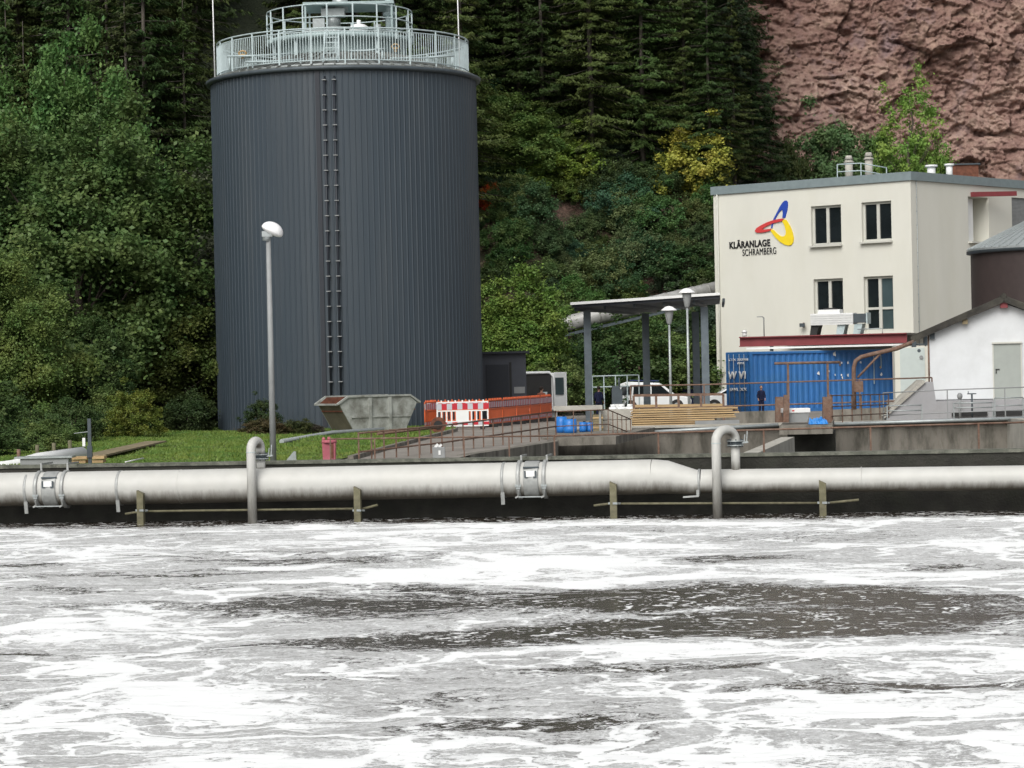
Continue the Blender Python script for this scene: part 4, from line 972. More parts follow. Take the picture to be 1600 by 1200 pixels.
q = MB(); q.beam(P(146, 712, 74), P(244, 690, 86), .7, .05); q.beam(P(146, 715, 74), P(240, 695, 86), .12, .12)
tag(q.build('sloping_board', M['wood']), 'long weathered board ramp propped on the grass at the left', 'board')
for (px, py, wd, m_, lb) in ((124, 719, .45, 'timber', 'orange brown plank stack left of the gauge post'), (154, 720, .35, 'timber', 'small orange brown wood block right of the gauge post')):
    q = MB(); c = P(px, py, 68.5); q.box((c.x, 68.5, .06), (wd, .5, .08)); q.box((c.x, 68.5, .17), (wd * .9, .5, .08)); q.box((c.x + .03, 68.45, .27), (wd * .96, .5, .07)); tag(q.build('plank_stack', M[m_]), lb, 'planks')
q = MB(); q.tube([P(196, 722, 67), P(224, 716, 69)], .02, 6); tag(q.build('white_rod', M['white']), 'thin white rod lying in the grass at the left', 'rod')

# ------------------------------------------------------------ canopy with columns
cz = P(895, 476, 128).z
o = thing('canopy_shelter', 'flat dark open shelter roof on grey steel columns left of the cream building', 'shelter', (P(1010, 630, 132).x, 132, -.3))
A_ = P(893, 474, 126); B_ = P(1125, 462, 124); D_ = P(1128, 468, 133.5)
zt_ = (A_.z + B_.z) / 2
A_.z = zt_; B_.z = zt_ + .25
bk = Vector((.95, 12, 0)); bkl = Vector((3.9, 12, 0))
def lift(p, z): return Vector((p.x, p.y, p.z + z))
q = MB(); q.hexa([lift(A_, -.30), lift(B_, -.30), lift(B_ + bk, -.30), lift(A_ + bkl, -.30)], [lift(A_, -.03), lift(B_, -.03), lift(B_ + bk, -.03), lift(A_ + bkl, -.03)]); q.build('roof_slab', M['slate_dark'], o, world=True)
q = MB(); q.beam(A_ + Vector((-.05, -.08, -.10)), B_ + Vector((0, -.08, -.08)), .10, .13); q.build('white_fascia', M['white'], o, world=True)
for px, Y in ((917, 127.5), (1100, 125.5), (1008, 137), (1086, 136)):
    tp = P(px, 480, Y); q = MB(); q.box((tp.x, Y, (cz - .8) / 2), (.36, .36, cz + .15)); q.build('column', M['column'], o, world=True)
for k in range(6):
    f = k / 5; a = A_.lerp(B_, f) + Vector((.2, .3, -.38)); q = MB(); q.beam(a, a + bkl.lerp(bk, f) * .95, .12, .18); q.build('roof_beam', M['steel_dark'], o, world=True)
# ribbed duct (conveyor tube) running down behind the canopy
a, b_ = P(1124, 450, 161), P(864, 510, 154)
q = thing('ribbed_duct', 'thick grey ribbed duct sloping down to the left behind the shelter', 'duct', (b_.x, b_.y, -.3))
mb = MB(); mb.tube([a + (a - b_) * .15, a, b_], .46, 18); mb.build('tube', M['galvpipe'], q, world=True)
for k in range(13):
    p = b_.lerp(a, k / 12); d = (a - b_).normalized(); mb = MB(); mb.tube([p - d * .05, p + d * .05], .485, 18); mb.build('rib', M['galvpipe'], q, world=True)
mb = MB(); mb.beam(b_ + Vector((0, 0, -.68)), a + Vector((0, 0, -.68)), .3, .16); mb.build('truss', M['column'], q, world=True)
for f in (.55,):
    p = b_.lerp(a, f); mb = MB(); mb.beam((p.x, p.y, -.3), (p.x, p.y, p.z - .7), .2, .2); mb.build('leg', M['column'], q, world=True)

# park lamps
def park_lamp(px, pt, pb, Y, label):
    tp = P(px, pt, Y); zb = -.3
    o = thing('park_lamp', label, 'lamp post', (tp.x, Y, zb), group='park lamps by the shelter')
    h = tp.z - zb
    q = MB(); q.cyl((0, 0, 0), (0, 0, h - .75), .07, 12, r2=.045); q.cyl((0, 0, 0), (0, 0, 1.0), .10, 12); q.build('pole', M['galv'], o)
    q = MB(); q.lathe([(.08, h - .80), (.12, h - .70), (.19, h - .33), (.19, h - .20)], n=16); q.lathe([(0, h - .80), (.08, h - .80)], n=16); q.build('glass_shade', M['grey_paint'], o)
    q = MB(); q.lathe([(.34, h - .20), (.33, h - .16), (.15, h - .03), (0, h)], n=20); q.lathe([(.34, h - .20), (0, h - .21)], n=20); q.build('lamp_cap', M['lampwhite'], o)
park_lamp(1045, 478, 630, 112, 'shorter park lamp with flat white cap in front of the shelter')
park_lamp(1073, 450, 640, 106, 'taller park lamp with flat white cap in front of the shelter')

# ------------------------------------------------------------ vehicles
def wheel(o, x, y, r=.32, w_=.2, name='wheel'):
    q = MB(); q.cyl((x, y - w_ / 2, r), (x, y + w_ / 2, r), r, 20); wh = q.build(name, M['black'], o)
    q = MB(); q.cyl((x, y - w_ / 2 - .012, r), (x, y + w_ / 2 + .012, r), r * .6, 16); q.build('rim', M['galv'], wh)
def car(name, label, loc, rz, L_, H, Wd, prof, wins, wx, cat='van'):
    o = thing(name, label, cat, loc, rz)
    q = MB(); hw = Wd / 2
    lo_ = [Vector((x, -hw, z)) for x, z in prof]; hi = [Vector((x, hw, z)) for x, z in prof]
    for v in (lo_, hi):
        for p in v: p.y *= (1 - .13 * max(0, (p.z - .9) / (H - .9)))
    q.hexa(lo_, hi); q.build('body', M['white_car'], o, bevel=.05)
    for sgn in (-1, 1):
        for wi in wins:
            q = MB(); f = lambda z: hw * (1 - .13 * max(0, (z - .9) / (H - .9))) + .006
            pts = [Vector((x, sgn * f(z), z)) for x, z in wi]; q.hexa(pts, [p + Vector((0, sgn * .012, 0)) for p in pts]); q.build('side_window', M['glass'], o)
        for x in wx: wheel(o, x, sgn * (hw - .1))
    for x in wx:
        q = MB(); q.cyl((x, -hw - .004, .34), (x, hw + .004, .34), .37, 22); q.build('wheel_arch', M['black'], o)
    return o
vx = P(1022, 630, 150)
prof = [(-2.15, .30), (2.15, .30), (2.2, .62), (2.12, .80), (1.25, .98), (.55, 1.55), (.30, 1.68), (-1.6, 1.78), (-1.95, 1.66), (-2.18, .98), (-2.2, .5)]
wins = [[(-2.0, 1.02), (-1.3, 1.02), (-1.25, 1.52), (-1.85, 1.50)], [(-1.2, 1.02), (-.25, 1.02), (-.25, 1.53), (-1.15, 1.53)], [(-.12, 1.02), (1.0, 1.02), (.45, 1.50), (-.12, 1.52)]]
v = car('parked_van', 'white estate van with roof bars parked side on under the shelter', (vx.x, 150, -.3), R(-4), 4.4, 1.78, 1.8, prof, wins, (-1.35, 1.35))
q = MB(); q.beam((-1.4, -.6, 1.86), (.3, -.6, 1.80), .1, .06); q.beam((-1.4, .6, 1.86), (.3, .6, 1.80), .1, .06); q.build('roof_bar', M['blue_dark'], v)
c2 = car('parked_car', 'white car with only its nose showing left of the blue container', (P(1150, 630, 146).x, 146, -.3), R(180), 4.2, 1.5, 1.75,
         [(-2.1, .3), (2.1, .3), (2.15, .6), (2.0, .82), (1.1, 1.0), (.3, 1.46), (-1.2, 1.5), (-2.1, 1.0)], [[(-1.1, 1.02), (-.1, 1.02), (-.1, 1.4), (-1.0, 1.4)], [(0, 1.02), (.95, 1.02), (.25, 1.38), (0, 1.4)]], (-1.3, 1.3), 'car')
# big van rear with open doors
vb = P(836, 630, 128)
o = thing('delivery_van', 'tall white van seen from behind with its rear doors open at the shed', 'van', (vb.x, 128, -.3), R(-1))
q = MB(); hw = 1.0; zt_ = 2.45
q.box((0, 2.6, 1.5), (2.0, 5.0, 1.9)); q.build('body', M['white_car'], o, bevel=.1)
q = MB(); q.box((-.02, .09, 1.55), (1.72, .04, 1.7)); q.build('load_space', M['black'], o)
q = MB(); q.tube([(-.95, .05, .5), (-.95, .05, 2.25), (-.8, .05, 2.47), (.75, .05, 2.47), (.95, .05, 2.25), (1.0, .05, .5)], .07, 8); q.build('door_frame', M['white_car'], o)
for sgn in (1,):
    q = MB(); q.mat(0); q.box((1.28, -.35, 1.5), (.06, 1.0, 1.95), rz=R(38)); d = q.build('rear_door', M['white_car'], o, bevel=.02)
    q = MB(); q.box((1.26, -.37, 1.78), (.075, .66, .85), rz=R(38)); q.build('door_window', M['glass_teal'], d)
q = MB(); q.box((-1.28, -.35, 1.5), (.06, 1.0, 1.95), rz=R(-38)); q.build('rear_door', M['white_car'], o, bevel=.02)
for x in (-.8, .8): wheel(o, x, .9, .34, .9)
q = MB(); q.box((.2, .02, 1.2), (.3, .06, .3)); q.box((.5, .02, 1.25), (.25, .06, .5)); q.build('shelf_load', M['galv_light'], o)
# dark blue skips far behind
for i, (pa, pb, py, Y, lb) in enumerate(((1062, 1100, 592, 158, 'dark blue container just right of the white van'), (1102, 1128, 592, 160, 'dark blue container behind the shelter column'))):
    a = P(pa, py, Y); b_ = P(pb, py, Y)
    o = thing('blue_container', lb, 'container', ((a.x + b_.x) / 2, Y, -.3)); h = a.z + .3
    q = MB(); q.box((0, 0, h / 2), (b_.x - a.x, 2, h)); q.build('body', M['blue_dark'], o)
    q = MB()
    for k in range(5): q.box((-(b_.x - a.x) / 2 + (b_.x - a.x) * (k + .5) / 5, -1.03, h / 2), (.07, .06, h - .1))
    q.box((0, -1.03, h - .06), (b_.x - a.x, .08, .1)); q.build('rib', M['blue_dark'], o)
# pale back fence behind the shelter
railing('grey_railing', 'pale tubular railing behind the blue clothed worker under the shelter', [P(925, 588, 140), P(998, 586, 140)], (0, .6), .62, lambda p: -.3, M['galv_light'], .035)

# ------------------------------------------------------------ blue drums, crates, timber
MB_ = P(905, 640, 92)
o = thing('work_bench', 'long pale tabletop on trestles above the blue drums', 'bench', (MB_.x, 94, .05))
a = P(866, 638, 94); b_ = P(942, 638, 94)
q = MB(); q.box((0, 0, a.z - .05), (b_.x - a.x, .8, .16)); q.build('top', M['conc_light'], o)
for x in (-.8, .8): q = MB(); q.box((x, 0, (a.z - .1) / 2), (.08, .6, a.z - .12)); q.build('leg', M['grey_paint'], o)
def drum(px, py, Y, r, h, lab, m_='blue_barrel'):
    c = P(px, py, Y); o = thing('blue_drum', lab, 'drum', (c.x, Y, .05), group='blue drums on the corner deck')
    q = MB(); q.lathe([(0, 0), (r, .01), (r * 1.03, h * .33), (r, h * .36), (r * 1.03, h * .66), (r, h * .69), (r * .97, h), (0, h)], n=20); q.build('barrel', M[m_], o)
    q = MB(); q.cyl((r * .4, 0, h), (r * .4, 0, h + .04), .05, 8); q.build('bung', M['black'], o)
drum(878, 680, 92.2, .20, .58, 'upright pale blue drum at the left end of the deck')
drum(891, 680, 91.6, .24, .50, 'wide bright blue drum second from the left on the deck')
drum(911, 680, 92.6, .13, .36, 'small blue drum third from the left on the deck')
drum(921, 680, 92.8, .13, .34, 'small dark blue drum fourth from the left on the deck')
o = thing('pallet_block', 'stack of two whitish block crates right of the blue drums', 'crates', (P(960, 660, 95).x, 95, 0))
for z, s in ((.22, 1.25), (.62, 1.15)):
    q = MB(); q.box((0, 0, z), (s, 1.0, .38)); q.build('crate', M['conc_light'], o, bevel=.02)
o = thing('wooden_box', 'brown wooden box between the drums and the whitish crates', 'box', (P(934, 662, 94).x, 94, .05))
q = MB(); q.box((0, 0, .3), (.36, .5, .6)); q.build('body', M['wood'], o)
for z in (.12, .48): q = MB(); q.box((0, -.26, z), (.38, .03, .06)); q.build('batten', M['timber'], o)
# timber stack
o = thing('timber_stack', 'wide stack of long sawn planks lying behind the rear basin', 'timber stack', (P(1070, 660, 99.5).x, 99.5, 0))
xa, xb = P(984, 660, 99.5).x, P(1152, 660, 99.5).x; cx = (xa + xb) / 2
g = random.Random(4)
for lay in range(8):
    z = .10 + lay * .085
    for k in range(3):
        l = (xb - xa) * (1.0 if lay > 2 else .82) - g.uniform(0, .25); x = (xa - o.location.x) + l / 2 + g.uniform(0, .12)
        q = MB(); q.box((x, -.5 + k * .42, z), (l, .36, .055), ry=R(g.uniform(-.25, .25))); q.build('plank', M['timber'], o)
for k in range(4):
    x = xa - o.location.x + .4 + k * 1.15; q = MB(); q.box((x, 0, .03), (.1, 1.3, .05)); q.build('bearer', M['wood'], o)
o = thing('timber_trestle', 'low trestle of reddish rails holding planks on top of the timber stack', 'trestle', (cx, 101.5, 0))
a, b_ = P(990, 618, 101.5), P(1130, 616, 101.5)
for dz in (0, .42):
    q = MB(); q.beam(a - Vector((0, 0, dz)), b_ - Vector((0, 0, dz)), .08, .10); q.build('rail', M['timber' if dz else 'rust'], o, world=True)
for k in range(5):
    p = a.lerp(b_, k / 4); q = MB(); q.beam((p.x, p.y, 0), p, .09, .09); q.build('leg', M['rust'], o, world=True)
q = MB(); q.box((P(1120, 665, 98.9).x, 98.8, .16), (1.7, .35, .14)); tag(q.build('grey_beam', M['grey_paint']), 'grey beam lying at the lower right end of the timber stack', 'beam')
# black bin left of white crates, white rear clutter
o = thing('grey_machine', 'grey tool machine standing behind the white crates', 'machine', (P(964, 620, 112).x, 112, 0))
q = MB(); q.box((0, 0, .8), (.45, .4, 1.2)); q.cyl((.1, 0, 1.4), (.1, 0, 1.9), .04, 8); q.box((-.05, 0, 1.45), (.3, .3, .2)); q.build('body', M['steel_dark'], o)
q = MB(); q.box((.05, -.25, .5), (.5, .1, .5)); q.build('guard', M['white'], o)
for i, px in enumerate((958, 971, 984)):
    q = MB(); q.cyl((0, 0, 0), (0, 0, .75), .17, 14); q.cyl((0, 0, .75), (0, 0, .85), .11, 12)
    t_ = q.build('white_canister', M['white']); t_.location = (P(px, 640, 104).x, 104, 0); tag(t_, 'white canister, %s of three behind the whitish crates' % ['leftmost', 'middle', 'rightmost'][i], 'canister', 'white canisters')

# ------------------------------------------------------------ main building
face_o = P(1425, 400, 148); face_o.z = 0; e1 = Vector((-.757, .654, 0)).normalized(); e2 = Vector((.654, .757, 0)).normalized()
ZR = P(1425, 268, 148).z; LW = 14.1; RW = 16.0
n1_ = Vector((-e1.y, e1.x, 0)); n1_ = n1_ if n1_.y < 0 else -n1_
n2_ = Vector((-e2.y, e2.x, 0)); n2_ = n2_ if n2_.y < 0 else -n2_
bd = thing('plant_building', 'large cream rendered building with flat roof and coloured ring logo', 'building', face_o + Vector((0, 0, -.3)))
def fp(px, py, e, n):
    p = PP(px, py, face_o, n); return (p - face_o).dot(e), p.z
def rect(pts, e, n):
    q = [fp(x, y, e, n) for x, y in pts]; s = sorted(a for a, _ in q); z = sorted(b for _, b in q)
    return ((s[0] + s[1]) / 2, (s[2] + s[3]) / 2, (z[0] + z[1]) / 2, (z[2] + z[3]) / 2)
winsL = [rect(p_, e1, n1_) for p_ in ([(1267, 323), (1314, 319), (1268, 385), (1315, 381)], [(1346, 317), (1392, 313), (1347, 379), (1394, 375)], [(1271, 437), (1317, 434), (1272, 500), (1318, 500)], [(1349, 433), (1395, 430), (1351, 518), (1397, 518)])]
winsR = [rect(p_, e2, n2_) for p_ in ([(1513, 307), (1545, 309), (1513, 379), (1545, 378)], [(1581, 309), (1625, 311), (1581, 356), (1625, 356)])]
def wall_face(e, n, width, z0, z1, ops, depth):
    mb = MB(); ss_ = sorted({0, width} | {o[0] for o in ops} | {o[1] for o in ops}); zs_ = sorted({z0, z1} | {o[2] for o in ops} | {o[3] for o in ops})
    pt = lambda s, z, d=0: face_o + e * s - n * d + Vector((0, 0, z))
    for i in range(len(ss_) - 1):
        for j in range(len(zs_) - 1):
            sc, zc_ = (ss_[i] + ss_[i + 1]) / 2, (zs_[j] + zs_[j + 1]) / 2
            if any(o[0] < sc < o[1] and o[2] < zc_ < o[3] for o in ops): continue
            mb.quad(pt(ss_[i], zs_[j]), pt(ss_[i + 1], zs_[j]), pt(ss_[i + 1], zs_[j + 1]), pt(ss_[i], zs_[j + 1]))
    for a, b_, c, d in ops:
        for (s0, z0_), (s1, z1_) in (((a, c), (a, d)), ((a, d), (b_, d)), ((b_, d), (b_, c)), ((b_, c), (a, c))):
            mb.quad(pt(s0, z0_), pt(s1, z1_), pt(s1, z1_, depth), pt(s0, z0_, depth))
    return mb
wall_face(e1, n1_, LW, -.4, ZR - .02, winsL, .32).build('wall', M['cream'], bd, world=True, recalc=False)
wall_face(e2, n2_, RW, -.4, ZR - .02, winsR, 1.1).build('wall', M['cream'], bd, world=True, recalc=False)
c0 = face_o + e1 * LW; c1 = face_o + e2 * RW; c2_ = c0 + e2 * RW
mb = MB(); mb.quad(Vector((c0.x, c0.y, -.4)), Vector((c2_.x, c2_.y, -.4)), Vector((c2_.x, c2_.y, ZR - .02)), Vector((c0.x, c0.y, ZR - .02)))
mb.quad(Vector((c1.x, c1.y, -.4)), Vector((c2_.x, c2_.y, -.4)), Vector((c2_.x, c2_.y, ZR - .02)), Vector((c1.x, c1.y, ZR - .02))); mb.build('wall', M['cream'], bd, world=True)
ov = .12
pf = face_o + n1_ * ov + n2_ * ov; p0 = c0 + n1_ * ov - n2_ * 0 + e1 * ov; p1 = c1 + n2_ * ov + e2 * ov; p2 = c2_ + e1 * ov + e2 * ov
MB().prism([(pf.x, pf.y), (p1.x, p1.y), (p2.x, p2.y), (p0.x, p0.y)], ZR - .5, ZR).build('roof_edge', M['trim'], bd, world=True)
def fpt(e, n, s, z, out=0): return face_o + e * s + n * out + Vector((0, 0, z))
def fbeam(mb, e, n, s0, z0, s1, z1, wd, out, th=.07):
    """bar on the facade plane, OUT in front of it (negative: set back)"""
    a, b_ = fpt(e, n, s0, z0, out), fpt(e, n, s1, z1, out); mb.beam(a, b_, th, wd, up=(Vector((0, 0, 1)) if abs(z0 - z1) < abs(s0 - s1) else e)) if abs(z0 - z1) < abs(s0 - s1) else mb.beam(a, b_, wd, th, up=n)
for i, (a, b_, c, d) in enumerate(winsL):
    fr = MB(); wv = .14; dp = -.24
    fbeam(fr, e1, n1_, a, c + wv / 2, b_, c + wv / 2, wv, dp); fbeam(fr, e1, n1_, a, d - wv / 2, b_, d - wv / 2, wv, dp)
    fbeam(fr, e1, n1_, a + wv / 2, c + wv, a + wv / 2, d - wv, wv, dp + .01); fbeam(fr, e1, n1_, b_ - wv / 2, c + wv, b_ - wv / 2, d - wv, wv, dp + .01)
    m_ = (a + b_) / 2; fbeam(fr, e1, n1_, m_, c + wv, m_, d - wv, .20, dp + .02)
    if i == 3: fbeam(fr, e1, n1_, a + wv, c + (d - c) * .42, b_ - wv, c + (d - c) * .42, .14, dp + .015)
    wn_ = fr.build('window', M['frame'], bd, world=True, recalc=True)
    for k, (x0, x1) in enumerate(((a + .1, m_ - .05), (m_ + .05, b_ - .1))):
        q = MB(); q.quad(fpt(e1, n1_, x0, c + .08, dp - .03 + k * .004), fpt(e1, n1_, x1, c + .08, dp - .03 + k * .004), fpt(e1, n1_, x1, d - .08, dp - .03 + k * .004), fpt(e1, n1_, x0, d - .08, dp - .03 + k * .004))
        q.build('pane', M['glass_teal'] if (i == 3 and k == 0) else M['glass'], wn_, world=True)
    if i < 2:
        q = MB(); fbeam(q, e1, n1_, a - .06, c - .05, b_ + .06, c - .05, .10, .0, .5); q.build('sill', M['frame'], wn_, world=True)
# right face door and shutter
# downpipe on the left end of the facade
q = MB(); q.cyl(fpt(e1, n1_, LW - .35, -.3, .09), fpt(e1, n1_, LW - .35, ZR - .5, .09), .05, 8); q.build('downpipe', M['frame'], bd, world=True)
a, b_, c, d = winsR[0]
q = MB(); q.quad(fpt(e2, n2_, a, c, -1.06), fpt(e2, n2_, b_, c, -1.06), fpt(e2, n2_, b_, d, -1.06), fpt(e2, n2_, a, d, -1.06)); q.build('niche_back', M['cream'], bd, world=True)
q = MB(); fbeam(q, e2, n2_, a + .05 + .5, c + .02, a + .05 + .5, d - .1, 1.0, -.35, .08); dr = q.build('door', M['white'], bd, world=True)
q = MB(); q.box(fpt(e2, n2_, a + .2, (c + d) / 2, -.28), (.05, .1, .25)); q.build('door_handle', M['black'], dr, world=True)
q = MB(); fbeam(q, e2, n2_, a - .05, c - .03, b_ + .1, c - .03, .10, .08, .4); q.build('sill', M['frame'], bd, world=True)
q = MB(); p = fpt(e2, n2_, a + .5, d + .12, .6); q.beam(p - e2 * .2 + n2_ * -.5, p + e2 * 3.2 + n2_ * .5 + Vector((0, 0, .12)), .25, .28); q.build('red_lintel_beam', M['redpaint'], bd, world=True)
a, b_, c, d = winsR[1]
q = MB(); nz_ = 22
for k in range(nz_): fbeam(q, e2, n2_, a, c + (d - c) * (k + .5) / nz_, b_, c + (d - c) * (k + .5) / nz_, (d - c) / nz_ * .8, -.12, .05)
q.quad(fpt(e2, n2_, a, c, -.17), fpt(e2, n2_, b_, c, -.17), fpt(e2, n2_, b_, d, -.17), fpt(e2, n2_, a, d, -.17)); q.build('roller_shutter', M['grey_paint'], bd, world=True)
# lightning conductor on the right of the corner
s_ = .55; q = MB(); q.cyl(fpt(e2, n2_, s_, -.3, .05), fpt(e2, n2_, s_, ZR - .5, .05), .022, 6); z = .6
while z < ZR - .6: q.box(fpt(e2, n2_, s_, z, .04), (.07, .07, .06)); z += .8
q.build('conductor', M['galv'], bd, world=True)
# logo
def logo(name, pts, m_, out=.05, th=.06, holes=None):
    q = MB(); vs0 = []
    f3 = []
    for x, y in pts:
        p = PP(1120 + x * .1875, 290 + y * .1875, face_o, n1_); f3.append(p + n1_ * out)
    from mathutils.geometry import tessellate_polygon
    fa = [q.bm.verts.new(p) for p in f3]; fb = [q.bm.verts.new(p - n1_ * th) for p in f3]
    for tri in tessellate_polygon([f3]): q._f([fa[i] for i in tri])
    for i in range(len(fa)): q._f([fa[i], fa[(i + 1) % len(fa)], fb[(i + 1) % len(fa)], fb[i]])
    return q.build(name, m_, bd, world=True)
def ell(cx, cy, a, b, ang, t0, t1, n=26):
    ca, sa = math.cos(R(ang)), math.sin(R(ang)); o_ = []
    for k in range(n + 1):
        t = R(t0 + (t1 - t0) * k / n); x, y = a * math.cos(t), b * math.sin(t); o_.append((cx + x * ca - y * sa, cy + x * sa + y * ca))
    return o_
lblue = [(455, 352), (462, 310), (478, 272), (505, 220), (530, 172), (552, 140), (568, 126), (584, 124), (594, 138), (595, 165), (590, 205), (580, 240), (572, 270), (549, 268), (553, 232), (551, 206), (540, 204), (524, 222), (505, 252), (488, 284), (474, 312), (464, 356)]
lred = [(322, 380), (336, 355), (372, 332), (420, 308), (470, 290), (515, 279), (552, 275), (566, 283), (545, 297), (510, 305), (468, 316), (428, 334), (400, 350), (386, 362), (395, 367), (425, 363), (457, 359), (456, 374), (420, 385), (380, 392), (340, 393)]
lyel = [(560, 280), (582, 286), (600, 312), (620, 350), (636, 395), (645, 440), (640, 472), (626, 494), (600, 500), (568, 492), (530, 468), (495, 435), (468, 400), (453, 376), (464, 362), (480, 372), (502, 396), (526, 416), (548, 424), (566, 422), (578, 408), (580, 385), (574, 350), (562, 318), (550, 300)]
logo('blue_ring', lblue, M['logoblue'], .05); logo('red_ring', lred, M['logored'], .09); logo('yellow_ring', lyel, M['yellow'], .07)
def lettering(txt, px0, py0, px1, py1, bold, size_h, name, e, n, o_, parent, m_, pyh):
    """text whose baseline runs from (px0,py0) to (px1,py1), cap height to pyh at the start"""
    a = PP(px0, py0, o_, n); b_ = PP(px1, py1, o_, n); h = (PP(px0, pyh, o_, n) - a).length
    cu = bpy.data.curves.new(name, 'FONT'); cu.body = txt; cu.size = 1; cu.extrude = .02; cu.offset = bold; cu.space_character = 1.08
    ob = bpy.data.objects.new(name, cu); C.objects.link(ob)
    bpy.context.view_layer.update(); wd = ob.dimensions.x; cap = .80
    sx = (b_ - a).length / wd; sy = h / cap
    X = (b_ - a).normalized(); Z = n; Yv = Z.cross(X)
    if Yv.z < 0: Yv = -Yv
    mt = Matrix((( X.x * sx, Yv.x * sy, Z.x, 0), (X.y * sx, Yv.y * sy, Z.y, 0), (X.z * sx, Yv.z * sy, Z.z, 0), (0, 0, 0, 1)))
    me = bpy.data.meshes.new_from_object(ob); bpy.data.objects.remove(ob); me.transform(mt)
    off = Vector((0, 0, 0)); p = parent
    while p is not None: off += p.location; p = p.parent
    me.transform(Matrix.Translation(a + n * .03 - off)); me.materials.clear(); me.materials.append(m_)
    ob = bpy.data.objects.new(name, me); C.objects.link(ob); ob.parent = parent; return ob
lettering('KLÄRANLAGE', 1140, 388.5, 1203.5, 384, .028, 0, 'lettering', e1, n1_, face_o, bd, M['ink'], 377)
lettering('SCHRAMBERG', 1160.5, 400, 1213, 396.5, -.004, 0, 'lettering', e1, n1_, face_o, bd, M['ink'], 388)
# rooftop things
def roofpt(px, py, Y): 
    p = P(px, py, Y); return p
for px, pt, lb in ((1326, 242, 'round concrete vent chimney left on the cream building roof'), (1357, 237, 'round concrete vent chimney right on the cream building roof')):
    tp = P(px, pt, 158); o = thing('roof_chimney', lb, 'chimney', (tp.x, 158, ZR), group='vent chimneys on the cream building')
    h = tp.z - ZR; q = MB(); q.cyl((0, 0, 0), (0, 0, h - .35), .24, 14); q.cyl((0, 0, h - .5), (0, 0, h - .42), .32, 14); q.build('shaft', M['conc_light'], o)
    q = MB(); q.cyl((0, 0, h - .3), (0, 0, h - .05), .26, 14, r2=.18); 
    for k in range(6): q.beam((.22 * math.cos(k), .22 * math.sin(k), h - .4), (.22 * math.cos(k), .22 * math.sin(k), h - .3), .04, .04)
    q.build('cowl', M['conc_light'], o)
railing('roof_railing', 'pale railing beside the vent chimneys on the cream building roof', [P(1308, 257, 157), P(1345, 255, 157), P(1385, 262, 157)], (0, .45), 1.2, lambda p: ZR, M['galv_light'], .03)
for px, pt, r, lb in ((1455, 258, .32, 'small white roof vent left of the dark roof box'), (1483, 256, .25, 'small white roof vent beside the dark roof box')):
    tp = P(px, pt, 156); q = MB(); q.cyl((0, 0, 0), (0, 0, tp.z - ZR), r * .8, 12); q.cyl((0, 0, tp.z - ZR - .12), (0, 0, tp.z - ZR), r * 1.2, 12)
    t_ = q.build('roof_vent', M['white']); t_.location = (tp.x, 156, ZR); tag(t_, lb, 'vent', 'roof vents on the cream building')
tp = P(1505, 259, 158); o = thing('roof_unit', 'dark flat box unit standing on the cream building roof', 'roof unit', (tp.x, 158, ZR))
q = MB(); q.box((0, 0, (tp.z - ZR) / 2), (1.6, 1.5, tp.z - ZR)); q.build('body', M['rustdark'], o); q = MB(); q.box((0, 0, tp.z - ZR + .04), (1.8, 1.7, .08)); q.build('lid', M['steel_dark'], o)

# flat red edged roof over the container
fl_ = P(1156, 529, 142.5); fr_ = P(1417, 519, 139.5); zt_ = (fl_.z + fr_.z) / 2 + .05
o = thing('flat_annex_roof', 'flat annex roof with dark red steel beam edge above the blue container', 'roof', (fr_.x, fr_.y, -.3))
k0 = Vector((fl_.x, fl_.y, 0)); k1 = Vector((fr_.x, fr_.y, 0)); dd = (k1 - k0).normalized(); back = Vector((-dd.y, dd.x, 0))
if back.y < 0: back = -back
k2 = k1 + back * 9.5; k3 = k0 + back * 12
q = MB(); q.prism([(p.x, p.y) for p in (k0, k1, k2, k3)], zt_ - .12, zt_ - .02); q.build('deck', M['conc'], o, world=True)
q = MB(); q.beam(k0 + Vector((0, 0, zt_ - .3)), k1 + Vector((0, 0, zt_ - .3)), .06, .46); q.beam(k0 + Vector((0, 0, zt_ - .05)) - back * .1, k1 + Vector((0, 0, zt_ - .05)) - back * .1, .26, .06); q.beam(k0 + Vector((0, 0, zt_ - .55)) - back * .1, k1 + Vector((0, 0, zt_ - .55)) - back * .1, .26, .05)
q.build('red_beam', M['redpaint'], o, world=True)
q = MB(); q.beam(k0 + dd * .4 + Vector((0, 0, zt_ - .68)) - back * .05, k1 + Vector((0, 0, zt_ - .66)) - back * .05, .3, .10); q.build('white_edge', M['white'], o, world=True)
for f in (.02, .98):
    p = k0.lerp(k1, f) + back * 7; q = MB(); q.beam((p.x, p.y, -.3), (p.x, p.y, zt_ - .12), .2, .2); q.build('post', M['column'], o, world=True)
q = MB(); q.cyl((0, 0, 0), (0, 0, .22), .12, 12); q.cyl((0, 0, .22), (0, 0, .36), .17, 12, r2=.08); t_ = q.build('white_roof_vent', M['white']); t_.location = k0 + dd * .2 + back * .3 + Vector((0, 0, zt_)); tag(t_, 'small white vent cap at the left end of the red roof beam', 'vent')
p = P(1191, 510, 147); o = thing('roof_lamp', 'small thin lamp on a bent stem above the red roof beam', 'lamp', (p.x, 146, zt_ - .02))
h = P(1191, 496, 146).z - zt_; q = MB(); q.tube([(0, 0, 0), (0, 0, h), (-.08, 0, h + .05)], .035, 8); q.build('stem', M['grey_paint'], o); q = MB(); q.box((-.22, 0, h + .06), (.34, .12, .05)); q.build('lamp_head', M['grey_paint'], o)
o = thing('wall_floodlight', 'small dark floodlight on the cream wall left of the cooling unit', 'floodlight', fpt(e1, n1_, fp(1258, 508, e1, n1_)[0], fp(1258, 508, e1, n1_)[1], .0))
